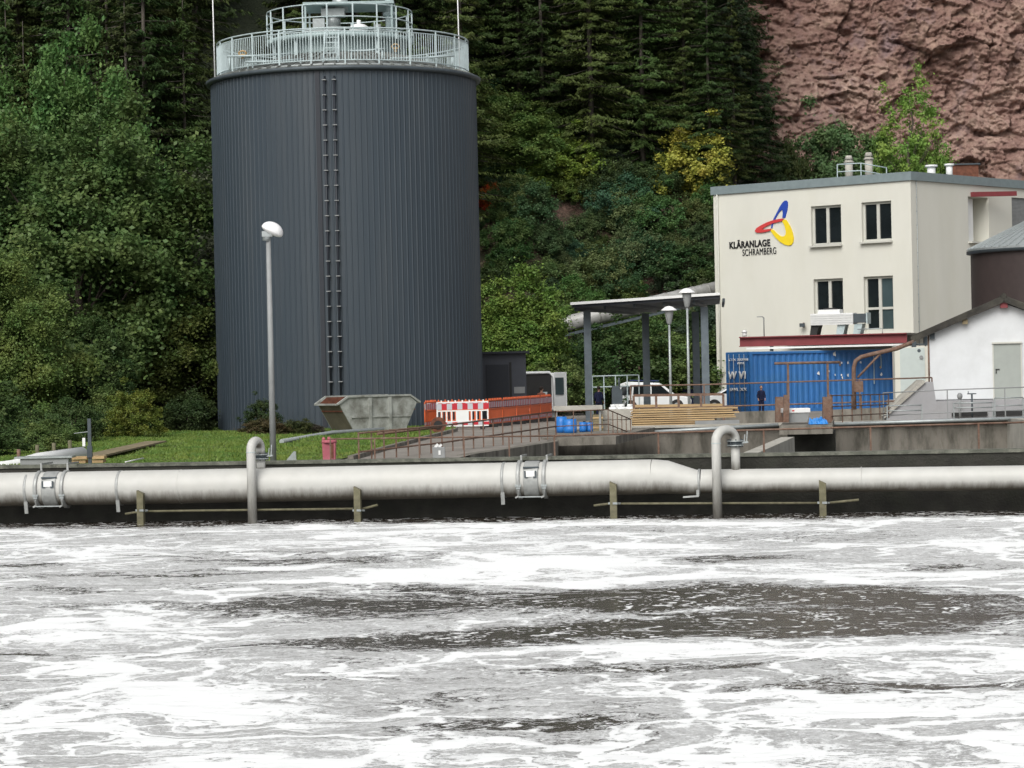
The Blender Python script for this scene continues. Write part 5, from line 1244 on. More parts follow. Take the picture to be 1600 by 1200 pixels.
q = MB(); q.box(n1_ * .15, (.1, .1, .3)); q.build('bracket', M['rust'], o); q = MB(); q.box(n1_ * .32, (.3, .2, .22)); q.build('lamp_head', M['steel_dark'], o)
# cooling unit on the annex roof
pa = P(1263, 520, 142); uc = P(1310, 500, 143.5)
o = thing('cooling_unit', 'white louvred cooling unit on legs standing on the red edged roof', 'cooling unit', (uc.x, 143.5, zt_ - .02), math.atan2(dd.y, dd.x))
s_ = 143.5 / F; hb = (519 - 510) * s_
wl_ = 3.1
for k in range(5): q = MB(); q.box((-.25, -.62, .62 + k * .125), (wl_ * .78, .05, .10), rx=R(12)); q.build('louvre', M['white'], o)
q = MB(); q.box((-.25, 0, .9), (wl_ * .78, 1.2, .62)); q.box((-.45, 0, 1.32), (1.25, .9, .22)); q.build('casing', M['white'], o)
q = MB(); q.ball((-.45, 0, 1.46), .3, 10, (1.5, 1, .25)); q.build('fan_guard', M['black'], o)
q = MB(); q.box((1.35, -.1, .9), (.75, 1.0, .5)); q.build('dark_grille', M['steel_dark'], o); q = MB(); q.box((1.72, -.1, .9), (.07, 1.05, .62)); q.build('end_plate', M['galv_light'], o)
for x in (-1.25, .25, 1.2): q = MB(); q.hexa([Vector((x - .3, -.5, 0)), Vector((x + .1, -.5, 0)), Vector((x + .1, .5, 0)), Vector((x - .3, .5, 0))], [Vector((x - .2, -.5, .6)), Vector((x + .25, -.5, .6)), Vector((x + .25, .5, .6)), Vector((x - .2, .5, .6))]); q.build('leg', M['galv_light'] if x > 0 else M['black'], o)
q = MB(); q.tube([(1.2, -.7, .28), (2.6, -.7, .30), (2.6, -.7, .0)], .03, 6); q.build('pipe', M['galv'], o)

# ------------------------------------------------------------ blue container
cc = P(1172, 600, 139); th = R(26)
o = thing('shipping_container', 'blue corrugated shipping container with white patches in front of the cream building', 'container', (cc.x, 139, -.3), th)
CL, CW_ = 9.45, 2.44; CH = P(1172, 550, 139).z + .3
q = MB(); mbs = q
x = .12; dirn = 0; pts = [(0.0, .02), (.12, .02)]
while x < CL - .3:
    pts += [(x, .02), (x + .07, .06), (x + .18, .06), (x + .25, .02), (x + .36, .02)]; x += .36
pts.append((CL, .02))
for (xa_, ya_), (xb_, yb_) in zip(pts, pts[1:]):
    if xb_ - xa_ < 1e-4: continue
    q.quad((xa_, ya_, .16), (xb_, yb_, .16), (xb_, yb_, CH - .12), (xa_, ya_, CH - .12))
q.box((CL / 2, 1.25, CH / 2), (CL - .1, 2.2, CH - .12)); q.build('side_panel', M['blue'], o, recalc=False)
q = MB(); q.box((CL / 2, .02, .08), (CL, .12, .16)); q.box((CL / 2, .02, CH - .06), (CL, .12, .12)); q.box((.08, .02, CH / 2), (.16, .13, CH - .01)); q.box((CL - .08, .02, CH / 2), (.16, .13, CH - .01))
q.box((CL / 2, CW_, CH - .06), (CL, .12, .12)); q.box((.02, CW_ / 2, CH - .08), (.12, CW_ - .1, .16)); q.box((.02, CW_ / 2, .08), (.12, CW_ - .1, .16)); q.box((.06, CW_ - .02, CH / 2), (.14, .14, CH - .02)); q.build('frame', M['blue'], o)
q = MB(); q.box((CL / 2, CW_ / 2, CH + .01), (CL, CW_, .04)); q.build('roof', M['galv_light'], o)
for k in range(2):
    q = MB(); y0 = .14 + k * 1.1; q.box((-.01, y0 + .53, CH / 2), (.06, 1.04, CH - .34))
    for zz in (.6, 1.25, 1.9): q.box((-.045, y0 + .53, zz), (.03, .8, .06))
    for zz in np.arange(.45, CH - .4, .42): q.box((-.05, y0 + .53, zz + .1), (.02, .9, .2))
    d = q.build('door', M['blue'], o)
    for yy_ in (.28, .78): q = MB(); q.cyl((-.10, y0 + yy_, .1), (-.10, y0 + yy_, CH - .1), .018, 8); q.build('locking_bar', M['galv'], d)
nR = Matrix.Rotation(th, 3, 'Z') @ Vector((-1, 0, 0)); oR = Vector((cc.x, 139, 0)) + nR * .10
nS = Matrix.Rotation(th, 3, 'Z') @ Vector((0, -1, 0)); oS = Vector((cc.x, 139, 0)) + nS * .03
def clet(txt, a, b_, c, d, e, n, oo, bold=.0):
    ob = lettering(txt, a, b_, c, d, bold, 0, 'marking', None, n, oo, None, M['white'], e)
    m_ = Matrix.Rotation(-th, 4, 'Z') @ Matrix.Translation(-Vector(o.location)); ob.data.transform(m_); ob.parent = o
clet('CTX 202981', 1139, 564, 1169, 563.5, 560, nR, oR); clet('0021', 1153, 569, 1162, 569, 565.5, nR, oR)
clet('W VI', 1139, 592, 1166, 591.5, 579, nR, oR, .02); clet('SWL XX', 1141, 611, 1167, 610.5, 605.5, nR, oR)
g = random.Random(9)
for px, py, r in ((1304, 553, 3.2), (1315, 567, 1.6), (1325, 567, 1.8), (1345, 566, 1.8), (1279, 583, 2.6), (1305, 586, 1.4), (1315, 586, 1.6), (1325, 586, 1.8), (1336, 586, 1.8), (1316, 590, 1.6), (1376, 574, 2.2), (1377, 585, 2.2), (1295, 580, 1.4)):
    q = MB(); c = PP(px, py, oS + nS * .02, nS); n = 9; X = Vector((nS.y, -nS.x, 0))
    vs_ = [q.bm.verts.new(c + (X * math.cos(6.283 * k / n) * .8 + Vector((0, 0, 1)) * math.sin(6.283 * k / n)) * r * .044 * g.uniform(.6, 1.25)) for k in range(n)]
    q._f(vs_); ob = q.build('paint_patch', M['timber'] if (px, py) == (1376, 574) else M['white'], None)
    ob.data.transform(Matrix.Rotation(-th, 4, 'Z') @ Matrix.Translation(-Vector(o.location))); ob.parent = o
for px, y0, y1 in ((1365, 553, 600), (1376, 555, 575)):
    q = MB(); q.beam(PP(px, y0, oS + nS * .04, nS), PP(px + 1, y1, oS + nS * .04, nS), .06, .03); ob = q.build('hanging_cable', M['galv_light'], None)
    ob.data.transform(Matrix.Rotation(-th, 4, 'Z') @ Matrix.Translation(-Vector(o.location))); ob.parent = o
# pale door/tank behind container right
a = P(1398, 541, 132); b_ = P(1450, 540, 132)
o = thing('pale_green_cupboard', 'tall pale green steel cupboard between the blue container and the white hut', 'cupboard', ((a.x + b_.x) / 2, 132.5, -.3)); h = a.z + .3
q = MB(); q.box((0, 0, h / 2), (b_.x - a.x, .8, h)); q.build('body', M['cream'], o)
q = MB(); q.box((.05, -.42, h / 2), ((b_.x - a.x) * .74, .05, h - .2)); d = q.build('door', M['palegreen'], o); q = MB(); q.cyl((.5, -.44, h - .6), (.5, -.5, h - .6), .1, 10); q.build('gauge', M['grey_paint'], d)

# ------------------------------------------------------------ silo (brown) and white hut
sc_ = P(1543, 440, 122); rs = 4.3
o = thing('brown_silo', 'round brown clad silo with pale ribbed metal roof at the right edge', 'silo', (sc_.x + rs, 126, -.3))
ze = P(1541, 388, 124).z + .3
q = MB(); q.lathe([(rs, 0), (rs, ze)], n=64); q.build('wall', M['silo'], o)
q = MB(); q.lathe([(rs + .18, ze - .06), (rs + .18, ze + .04), (0, ze + 2.1)], n=40, smooth=False)
for k in range(56):
    a = 2 * math.pi * k / 56; q.beam((math.cos(a) * (rs + .15), math.sin(a) * (rs + .15), ze + .06), (math.cos(a) * .3, math.sin(a) * .3, ze + 2.0), .07, .07)
q.build('roof', M['galv'], o)
q = MB(); q.lathe([(rs + .02, ze - .2), (rs + .2, ze - .18), (rs + .2, ze - .05)], n=48); q.build('gutter', M['steel_dark'], o)
hx = P(1457, 600, 104).x; rx_ = P(1571, 600, 104).x; hz = P(1460, 625, 104).z; zr_ = P(1571, 470, 104).z; zel = P(1457, 521, 104).z
o = thing('white_hut', 'small white rendered hut with mossy gable roof and grey door', 'hut', (rx_, 104, 0), -R(9.5)); hwid = rx_ - hx + .05
q = MB(); q.hexa([Vector((-hwid, 0, hz)), Vector((hwid, 0, hz)), Vector((hwid, 0, zel)), Vector((0, 0, zr_ - .1)), Vector((-hwid, 0, zel))][::-1], [Vector((-hwid, 5, hz)), Vector((hwid, 5, hz)), Vector((hwid, 5, zel)), Vector((0, 5, zr_ - .1)), Vector((-hwid, 5, zel))][::-1])
q.build('wall', M['whitewall'], o)
sl_ = (zr_ - zel) / hwid; ex = .72
for sgn in (-1, 1):
    q = MB(); A0 = Vector((0, -.35, zr_ + .02)); A1 = Vector((sgn * (hwid + ex), -.35, zel - sl_ * ex + .02)); ofs = Vector((0, 5.7, 0)); up = Vector((0, 0, .16))
    q.hexa([A0, A1, A1 + ofs, A0 + ofs], [A0 + up, A1 + up, A1 + up + ofs, A0 + up + ofs])
    dsl = (A1 - A0); 
    for k in range(22):
        yk = -.3 + k * .26; q.tube([A0 + up + Vector((0, yk + .35, 0)), A1 + up + Vector((0, yk + .35, 0))], .05, 6)
    rf = q.build('roof', M['stone_roof'], o)
    q = MB(); q.beam(A0 + Vector((0, -.02, .04)), A1 + Vector((0, -.02, .04)), .05, .22); q.build('bargeboard', M['stone_roof'], rf)
q = MB(); q.tube([(0, -.4, zr_ + .2), (0, 5.4, zr_ + .2)], .11, 8); q.build('ridge_cap', M['stone_roof'], o)
q = MB(); q.box((0, -.1, zr_ - .16), (.3, .4, .26)); q.build('ridge_beam_end', M['redpaint'], o)
q = MB(); q.box((-hwid * .52, -.12, zel + (zr_ - zel) * .48 - .16), (.22, .35, .2)); q.build('purlin_end', M['wood'], o)
q = MB(); q.box((-hwid + .12, -.06, zel - .1), (.2, .2, .25)); q.build('corbel', M['steel_dark'], o)
d0, d1 = P(1554, 600, 104).x - rx_, P(1595, 600, 104).x - rx_; dz1 = P(1574, 537, 104).z; dz0 = P(1574, 624, 104).z
q = MB(); q.box(((d0 + d1) / 2, -.015, (dz0 + dz1) / 2), (d1 - d0, .05, dz1 - dz0)); dr = q.build('door', M['greydoor'], o)
q = MB(); q.box((d0 + .14, -.06, (dz0 + dz1) / 2 + .1), (.16, .05, .03)); q.box((d0 + .08, -.055, (dz0 + dz1) / 2 + .02), (.04, .03, .18)); q.build('handle', M['black'], dr)
q = MB(); q.box(((d0 + d1) / 2, -.05, dz1 + .04), (d1 - d0 + .14, .14, .07)); q.box((d0 - .03, -.03, (dz0 + dz1) / 2), (.05, .08, dz1 - dz0)); q.box((d1 + .03, -.03, (dz0 + dz1) / 2), (.05, .08, dz1 - dz0)); q.build('door_frame', M['frame'], o)
q = MB(); q.cyl((-hwid - .04, -.02, hz), (-hwid - .04, -.02, zel), .035, 8); q.build('corner_conduit', M['rust'], o)
# plinth with sloping wing
o = thing('terrace_plinth', 'grey concrete plinth with sloping left wing wall under the white hut', 'plinth', (rx_, 101.8, 0))
x0 = P(1384, 640, 101.8).x; x1 = P(1443, 640, 101.8).x; zt_ = P(1443, 597, 101.8).z; xh = P(1458, 600, 101.8).x
q = MB(); pr = [(x0, -.05), (30, -.05), (30, hz - .02), (xh + .1, hz - .02), (xh, zt_), (x1, zt_), (x0, .12)]
q.hexa([Vector((x, 101.8, z)) for x, z in pr][::-1], [Vector((x, 103.4, z)) for x, z in pr][::-1]); q.build('wall', M['plinth'], o, world=True)
q = MB(); q.box((27, 106.5, hz / 2 - .03), (22, 6, hz)); q.build('terrace', M['plinth'], o, world=True)
q = MB(); q.beam(Vector((x0 - .1, 102.6, .15)), Vector((x1 + .05, 102.6, zt_ + .04)), 1.8, .12); q.build('sloping_cap', M['conc_light'], o, world=True)
for k, px in enumerate((1515, 1580)):
    q = MB(); q.box((P(px, 640, 101.7).x, 101.75, .20), (1.4, .16, .16)); q.build('dark_slot', M['black'], o, world=True)

# ------------------------------------------------------------ people (tiny in the picture)
def person(label, loc, rz, H, shirt, trousers, hair='hair', lean=0.0, shoes='black'):
    o = thing('person', label, 'person', loc, rz); k = H / 1.75
    def tb(pts, rr, mb): mb.tube([Vector(p) * k for p in pts], [r * k for r in rr], 12)
    mb = MB()
    tb([(0, 0, .88), (0, 0, 1.0), (0, -.01, 1.2), (0, 0, 1.40), (0, 0, 1.47)], [.15, .14, .155, .15, .07], mb)
    tb([(0, 0, 1.42), (0, -.01, 1.52)], [.055, .052], mb)
    mb.ball((0, -.02 * k, 1.63 * k), .105 * k, 16, (.82, .98, 1.15)); mb.ball((0, -.115 * k, 1.61 * k), .018 * k, 8, (.8, 1.2, 1.5))
    for s in (-1, 1):
        mb.ball((s * .085 * k, 0, 1.62 * k), .022 * k, 8, (.5, 1, 1.4))
        tb([(s * .08, 0, .95), (s * .095, -.02, .50), (s * .10, .02, .08)], [.085, .058, .042], mb)
        tb([(s * .10, .04, .045), (s * .10, -.17, .035)], [.04, .03], mb)
        tb([(s * .17, 0, 1.40), (s * .23, .02, 1.14), (s * .22, -.12, .92)], [.052, .042, .03], mb)
        tb([(s * .22, -.12, .92), (s * .215, -.16, .84)], [.033, .036], mb)
        for f in range(4): tb([(s * .215 + (f - 1.5) * .018 * 1, -.16, .85), (s * .215 + (f - 1.5) * .018, -.18, .79 + .005 * abs(f - 1.5))], [.010, .008], mb)
        tb([(s * .19, -.16, .87), (s * .175, -.19, .82)], [.011, .009], mb)
    b_ = mb.build('body', M['skin'], o); rm_ = b_.modifiers.new('fuse', 'REMESH'); rm_.mode = 'VOXEL'; rm_.voxel_size = .012 * k; rm_.use_smooth_shade = True
    mb = MB(); tb([(0, 0, .90), (0, 0, 1.0), (0, -.01, 1.2), (0, 0, 1.41), (0, 0, 1.47)], [.175, .16, .175, .17, .085], mb)
    for s in (-1, 1): tb([(s * .14, 0, 1.42), (s * .23, .02, 1.14), (s * .222, -.10, .96)], [.072, .058, .045], mb)
    sh_ = mb.build('jacket', M[shirt], o); rm_ = sh_.modifiers.new('fuse', 'REMESH'); rm_.mode = 'VOXEL'; rm_.voxel_size = .015 * k; rm_.use_smooth_shade = True
    mb = MB(); tb([(0, 0, .80), (0, 0, .98)], [.13, .165], mb)
    for s in (-1, 1): tb([(s * .08, 0, .95), (s * .097, -.02, .50), (s * .10, .02, .07)], [.10, .078, .07], mb)
    tr_ = mb.build('trousers', M[trousers], o); rm_ = tr_.modifiers.new('fuse', 'REMESH'); rm_.mode = 'VOXEL'; rm_.voxel_size = .015 * k; rm_.use_smooth_shade = True
    mb = MB(); mb.ball((0, .012 * k, 1.665 * k), .112 * k, 16, (.86, .95, .95)); mb.build('hair', M[hair], o)
    mb = MB()
    for s in (-1, 1): mb.ball((s * .10 * k, -.05 * k, .035 * k), .05 * k, 10, (.95, 2.6, .8))
    mb.build('shoes', M[shoes], o)
    return o
pp = P(1190, 645, 137)
person('person in dark navy work clothes and pale shoes standing before the blue container', (pp.x, 137, gz(pp.x, 137)), R(5), 1.5, 'navy', 'navy', shoes='white')
pp = P(936, 635, 133)
person('person in dark navy clothes standing behind the pale tabletop by the shelter column', (pp.x, 133, gz(pp.x, 133)), R(160), 1.68, 'navy', 'navy')
pp = P(846, 620, 126.6)
person('person in a brick red top standing at the open rear of the white van', (pp.x, 126.6, gz(pp.x, 126.6)), R(150), 1.75, 'shirt', 'navy')

# ------------------------------------------------------------ quarry cliff
cm_ = bpy.data.materials.new('red_rock'); cm_.use_nodes = True
t = cm_.node_tree; b = t.nodes['Principled BSDF']; b.inputs['Roughness'].default_value = .95; b.inputs['Specular IOR Level'].default_value = .15
tc = nd(t, 'ShaderNodeTexCoord')
def cnz(sc, det, ro, st=(1, 1, 1)):
    mp = nd(t, 'ShaderNodeMapping'); mp.inputs['Scale'].default_value = st; t.links.new(tc.outputs['Object'], mp.inputs[0])
    n = nd(t, 'ShaderNodeTexNoise'); n.inputs['Scale'].default_value = sc; n.inputs['Detail'].default_value = det; n.inputs['Roughness'].default_value = ro
    t.links.new(mp.outputs[0], n.inputs['Vector']); return n.outputs['Fac']
cr = nd(t, 'ShaderNodeValToRGB'); e = cr.color_ramp.elements
e[0].position = .30; e[0].color = (.16, .10, .085, 1); e[1].position = .72; e[1].color = (.62, .46, .36, 1)
x_ = e.new(.45); x_.color = (.26, .165, .14, 1); x_ = e.new(.57); x_.color = (.38, .27, .22, 1)
t.links.new(cnz(.35, 14, .82), cr.inputs[0])
cr2 = nd(t, 'ShaderNodeValToRGB'); cr2.color_ramp.elements[0].position = .55; cr2.color_ramp.elements[1].position = .70
t.links.new(cnz(.35, 8, .65, (1, 1, .5)), cr2.inputs[0])
mx = nd(t, 'ShaderNodeMixRGB'); t.links.new(cr2.outputs[0], mx.inputs[0]); t.links.new(cr.outputs[0], mx.inputs[1]); mx.inputs[2].default_value = (.26, .19, .19, 1)
cr3 = nd(t, 'ShaderNodeValToRGB'); cr3.color_ramp.elements[0].position = .60; cr3.color_ramp.elements[1].position = .72; cr3.color_ramp.elements[1].color = (.6, .6, .6, 1)
t.links.new(cnz(.13, 8, .7, (1, 1, 1.6)), cr3.inputs[0])
mx2 = nd(t, 'ShaderNodeMixRGB'); t.links.new(cr3.outputs[0], mx2.inputs[0]); t.links.new(mx.outputs[0], mx2.inputs[1]); mx2.inputs[2].default_value = (.10, .10, .05, 1)
cr4 = nd(t, 'ShaderNodeValToRGB'); cr4.color_ramp.elements[0].position = .42; cr4.color_ramp.elements[1].position = .60; cr4.color_ramp.elements[1].color = (.7, .7, .7, 1)
t.links.new(cnz(.06, 6, .6, (1, 1, 1.3)), cr4.inputs[0])
mx3 = nd(t, 'ShaderNodeMixRGB'); mx3.blend_type = 'MULTIPLY'; t.links.new(cr4.outputs[0], mx3.inputs[0]); t.links.new(mx2.outputs[0], mx3.inputs[1]); mx3.inputs[2].default_value = (.60, .52, .50, 1)
t.links.new(mx3.outputs[0], b.inputs['Base Color'])
bp = nd(t, 'ShaderNodeBump'); bp.inputs['Strength'].default_value = .7; bp.inputs['Distance'].default_value = .15
t.links.new(cnz(5.0, 8, .8), bp.inputs['Height']); t.links.new(bp.outputs[0], b.inputs['Normal'])
nx, nz2 = 480, 380
x0c, x1c, z0c, z1c = 13.0, 66.0, 6.0, 46.0
V = []
for j in range(nz2 + 1):
    z = z0c + (z1c - z0c) * j / nz2
    for i in range(nx + 1):
        x = x0c + (x1c - x0c) * i / nx
        q = Vector((x, 0, z))
        lean = (z - z0c) * .42
        y = 222 + lean
        if z < 17.5: y -= (17.5 - z) * 1.6                      # scree apron
        wq = q + Vector((noise.noise(q * .25), 0, noise.noise(q * .25 + Vector((9, 0, 0))))) * .5
        d1 = noise.noise(q * .07 + Vector((0, 4, 0))) * 5.0
        rough = ss(14, 19, z) * .75 + .25
        dd_ = 0.0
        for fx, fz_, tw_, A_f, B_f in ((.15, .22, .3, 1.3, .5), (.42, .66, .6, .62, .62), (1.0, 1.5, .4, .34, .75), (2.3, 3.2, .3, .22, .9), (4.4, 5.2, .2, .14, .8)):
            qq = Vector((wq.x * fx + wq.z * tw_ * fx, fx, wq.z * fz_ - wq.x * tw_ * .4 * fz_))
            dv, pts_ = noise.voronoi(qq); cpt = pts_[0]; rv = noise.cell_vector(cpt * 7.31)
            dl = qq - cpt
            dd_ += A_f * (rv.x - .5) + ((rv.y - .5) * dl.x / fx + (rv.z - .66) * dl.z / fz_) * B_f * 1.5
        bed = (z * .55 + x * .16 + noise.noise(q * .2) * 1.2); dd_ += (bed - math.floor(bed)) * .55 * (noise.noise(q * .12) + .4)
        d5 = 0.0
        V.append((x, y - (d1 + dd_ * rough + d5), z))
V = np.array(V); ii, jj = np.meshgrid(np.arange(nx), np.arange(nz2)); a = (jj * (nx + 1) + ii).ravel()
Fc = np.stack([a, a + 1, a + nx + 2, a + nx + 1], 1)
co = bpy.data.objects.new('quarry_cliff', arr_mesh('quarry_cliff', V, Fc, cm_)); C.objects.link(co); tag(co, kind='structure')

# ------------------------------------------------------------ vegetation
BA = broad(11, 15, 5.2, .8, 150000, 230, .165); BB = broad(12, 12, 4.6, .6, 115000, 190, .15); BC = broad(13, 10, 3.4, .5, 80000, 220, .15, drooping=.1)
SA = broad(21, 4, 2.3, .1, 22000, 120, .12); SB = broad(22, 3.2, 2.0, .05, 18000, 110, .11); SC = broad(23, 5.5, 2.2, .3, 16000, 150, .14)
SD = broad(24, 8, 2.0, .4, 7500, 110, .13)
CF = conifer(35, 23, 4.0, .10, .8); CA = conifer(31, 26, 4.3, .06); CB = conifer(32, 25, 3.7, .14); CD = conifer(33, 27, 3.4, .42, .9); CE = conifer(34, 12, 2.6, .04)
Hs = {id(BA): 15, id(BB): 12, id(BC): 10, id(SA): 4, id(SB): 3.2, id(SC): 5.5, id(SD): 8, id(CA): 26, id(CB): 25, id(CD): 27, id(CE): 12}
def put(name, mesh, px, Y, ptop, col, label, cat='tree', group=None, wscale=1.0, zoff=0, trunk=True):
    x = P(px, 500, Y).x; z = gz(x, Y) - .15 + zoff; h = P(px, ptop, Y).z - z; k = h / Hs[id(mesh)] / 1.02
    jit = random.uniform(.9, 1.1)
    o = plant(name, mesh, (x, Y, z), tuple(c * jit for c in col), label, cat, k * wscale, group=group, szz=1 / wscale, trunk=trunk); return o
def ground_hit(px, py):
    d = f_ + r_ * ((px - 800) / F) + u_ * ((600 - py) / F); y = 120.0
    while y < 300:
        p = Vector((0, 0, CZ)) + d * (y / d.y)
        if p.z < gz(p.x, p.y): return p
        y += .5
    return p
def put2(name, mesh, px, pb, pt, pwid, col, label, cat='shrub', group=None):
    p = ground_hit(px, pb); s_ = F / p.y; h = (pb - pt) / s_; R0 = {id(SA): 2.3, id(SB): 2.0, id(SC): 2.2, id(SD): 2.0, id(BC): 3.4, id(BB): 4.6}[id(mesh)]
    k = (pwid / s_) / (2.1 * R0); hh = h / Hs[id(mesh)]
    jit = random.uniform(.92, 1.08)
    return plant(name, mesh, (p.x, p.y, p.z - .1), tuple(c * jit for c in col), label, cat, k, group=group, szz=hh / k)
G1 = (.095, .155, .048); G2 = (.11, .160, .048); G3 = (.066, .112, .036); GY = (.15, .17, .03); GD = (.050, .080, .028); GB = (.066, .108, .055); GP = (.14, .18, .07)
# left broadleaf trees
put('broadleaf_tree', BA, 128, 112, 138, G1, 'big rounded maple tree with the highest leafy crown at the left')
put('broadleaf_tree', BB, -5, 101, 392, (.12, .175, .048), 'bright green tree crown cut by the left picture edge at mid height')
put('broadleaf_tree', BB, 300, 121, 258, (.105, .125, .075), 'greyish green tree touching the left side of the dark tower')
put('broadleaf_tree', BA, -120, 117, 215, G3, 'dark leafy tree mostly outside the left picture edge')
put('broadleaf_tree', BC, 255, 112, 415, (.10, .135, .035), 'medium tree with fine leaves below the grey green tree beside the tower')
put('broadleaf_tree', BC, 150, 106, 500, G3, 'dark tree low behind the grey gauge post')
put('broadleaf_tree', BB, 45, 107, 455, G1, 'leafy tree above the four stakes at the left')
put('broadleaf_tree', BC, 335, 124, 480, G3, 'dark narrow tree squeezed against the left foot of the tower')
put('shrub', SC, 205, 98, 600, (.13, .16, .03), 'yellow green bush leaning over the lawn near the board ramp', 'shrub')
put('shrub', SA, -30, 79, 640, G3, 'dark bush overhanging the white pipe end at the left edge', 'shrub', wscale=1.2)
put('shrub', SB, 60, 84, 655, G2, 'low green bush right behind the stakes', 'shrub', wscale=1.3)
put('shrub', SA, 30, 92, 628, G3, 'dark bush behind the stakes at the far left', 'shrub')
put('shrub', SA, 108, 95, 618, G3, 'dark bush behind the grey gauge post', 'shrub')
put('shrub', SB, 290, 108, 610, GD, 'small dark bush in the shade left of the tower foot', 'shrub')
put('shrub', SB, -40, 88, 600, G3, 'dark bush at the very left picture edge', 'shrub', wscale=1.3)
put('shrub', SA, 165, 101, 600, G2, 'green bush between gauge post and yellow green bush', 'shrub')
put('broadleaf_tree', BA, 85, 142, 22, (.10, .19, .055), 'light green tree crown rising before the spruces at the upper left', wscale=.6)
# brush by the tower
put('shrub', SC, 405, 103.5, 618, GD, 'thin dark weed bush growing before the left part of the tower', 'shrub', wscale=1.0)
for i, (px, Y, pt, c, lb) in enumerate(((412, 98, 653, (.09, .075, .035), 'brown green heap of cut brush right of the lamp post foot'), (455, 99, 655, (.07, .085, .03), 'low green weed heap left of the skip'), (480, 100, 660, (.08, .07, .05), 'low brown heap touching the skip'))):
    put('brush_heap', SB, px, Y, pt, c, lb, 'brush heap', wscale=1.7, trunk=False)
# middle bushes behind shelter
put('broadleaf_tree', BC, 812, 146, 420, (.135, .21, .045), 'bright green bushy tree right of the tower above the shed', wscale=1.0)
put('shrub', SC, 900, 150, 520, (.05, .10, .03), 'green bush under the lower end of the ribbed duct', 'shrub', wscale=1.2)
put('shrub', SA, 872, 144, 550, G2, 'green bush right behind the open van door', 'shrub', wscale=1.1)
put('shrub', SC, 965, 156, 500, G3, 'dark green bush seen under the shelter roof at its left', 'shrub', wscale=1.3)
put('shrub', SC, 1040, 158, 510, G2, 'green bush seen between the two park lamps', 'shrub', wscale=1.3)
put('shrub', SC, 1085, 160, 505, G3, 'dark bush seen between shelter column and building', 'shrub', wscale=1.2)
# slope plants with looks of their own
put2('yellow_tree', SC, 1090, 322, 188, 120, (.38, .38, .07), 'yellow leaved small tree high on the slope left of the building roof', 'tree')
put2('red_shrub', SB, 764, 330, 286, 40, (.55, .12, .03), 'small orange red shrub beside the right edge of the tower')
put2('shrub', SA, 972, 352, 266, 110, (.055, .125, .065), 'rounded blue green bush in the middle of the slope')
put2('broadleaf_tree', BC, 815, 300, 150, 150, (.11, .175, .045), 'green tree on the slope right of the tower with sunlit crown', 'tree')
put2('broadleaf_tree', SC, 878, 312, 200, 110, (.16, .23, .04), 'yellowish green tree on the slope right of the orange red shrub', 'tree')
put2('broadleaf_tree', BC, 748, 290, 108, 110, (.13, .20, .055), 'green tree half hidden by the upper right edge of the tower', 'tree')
put2('shrub', SB, 797, 378, 330, 60, (.08, .17, .06), 'fresh green bush on the red soil near the orange red shrub')
put2('shrub', SC, 1172, 300, 246, 60, (.17, .23, .04), 'light green bush just above the left roof edge of the building')
put2('shrub', SA, 880, 520, 440, 100, G2, 'mid green bush on the slope above the ribbed duct')
put2('shrub', SA, 1000, 440, 350, 110, (.045, .095, .040), 'dark blue green bush on the slope above the shelter roof')
put2('shrub', SC, 1075, 460, 370, 110, (.055, .105, .038), 'green bush on the slope next to the building edge')
put2('shrub', SB, 930, 470, 390, 100, GP, 'pale green bush on the slope above the shelter roof')
def put3(name, mesh, px, Y, zb, pt, pwid, col, label, cat='shrub'):
    x = P(px, 400, Y).x; s_ = F / Y; h = P(px, pt, Y).z - zb; R0 = {id(SA): 2.3, id(SB): 2.0, id(SC): 2.2, id(SD): 2.0}[id(mesh)]
    k = (pwid / s_) / (2.1 * R0); return plant(name, mesh, (x, Y, zb), col, label, cat, k, szz=h / Hs[id(mesh)] / k)
put3('slender_tree', SD, 1425, 217, 12.6, 88, 110, (.20, .33, .07), 'slender light green tree standing in front of the pink quarry face', 'tree')
put3('shrub', SA, 1375, 218, 13.2, 205, 90, (.17, .27, .07), 'light green bush left of the slender tree before the quarry')
put3('shrub', SA, 1448, 218, 13.2, 205, 95, (.17, .29, .06), 'light green bush at the foot of the slender tree before the quarry')
put3('willow_bush', SC, 1300, 218, 13.0, 176, 140, (.12, .20, .08), 'grey green willowy bush behind the roof chimneys')
put3('shrub', SA, 1240, 217, 12.6, 214, 80, (.065, .09, .03), 'dark bush at the left foot of the quarry face')
put3('shrub', SB, 1340, 219, 13.6, 240, 80, (.14, .21, .07), 'fresh green bush between the roof chimneys and the slender tree')
put3('shrub', SB, 1495, 219, 13.6, 258, 60, (.11, .16, .05), 'low green scrub above the dark roof unit')
put2('shrub', SC, 1205, 300, 225, 60, (.10, .15, .04), 'green bush between the forest edge and the roof of the cream building')
for px, pb, pt, pw2, c, lb in ((855, 400, 345, 70, (.06, .10, .04), 'small green bush on the bare red soil, left one'), (905, 395, 335, 80, (.08, .12, .045), 'small green bush on the bare red soil, right one'),
        (850, 450, 400, 70, (.10, .15, .05), 'small light green bush low on the bare red soil'), (930, 360, 322, 50, (.07, .12, .05), 'tiny green bush at the top of the bare red soil'), (880, 425, 392, 44, (.12, .16, .07), 'tiny pale bush in the middle of the bare red soil')):
    put2('shrub', SB, px, pb, pt, pw2, c, lb)
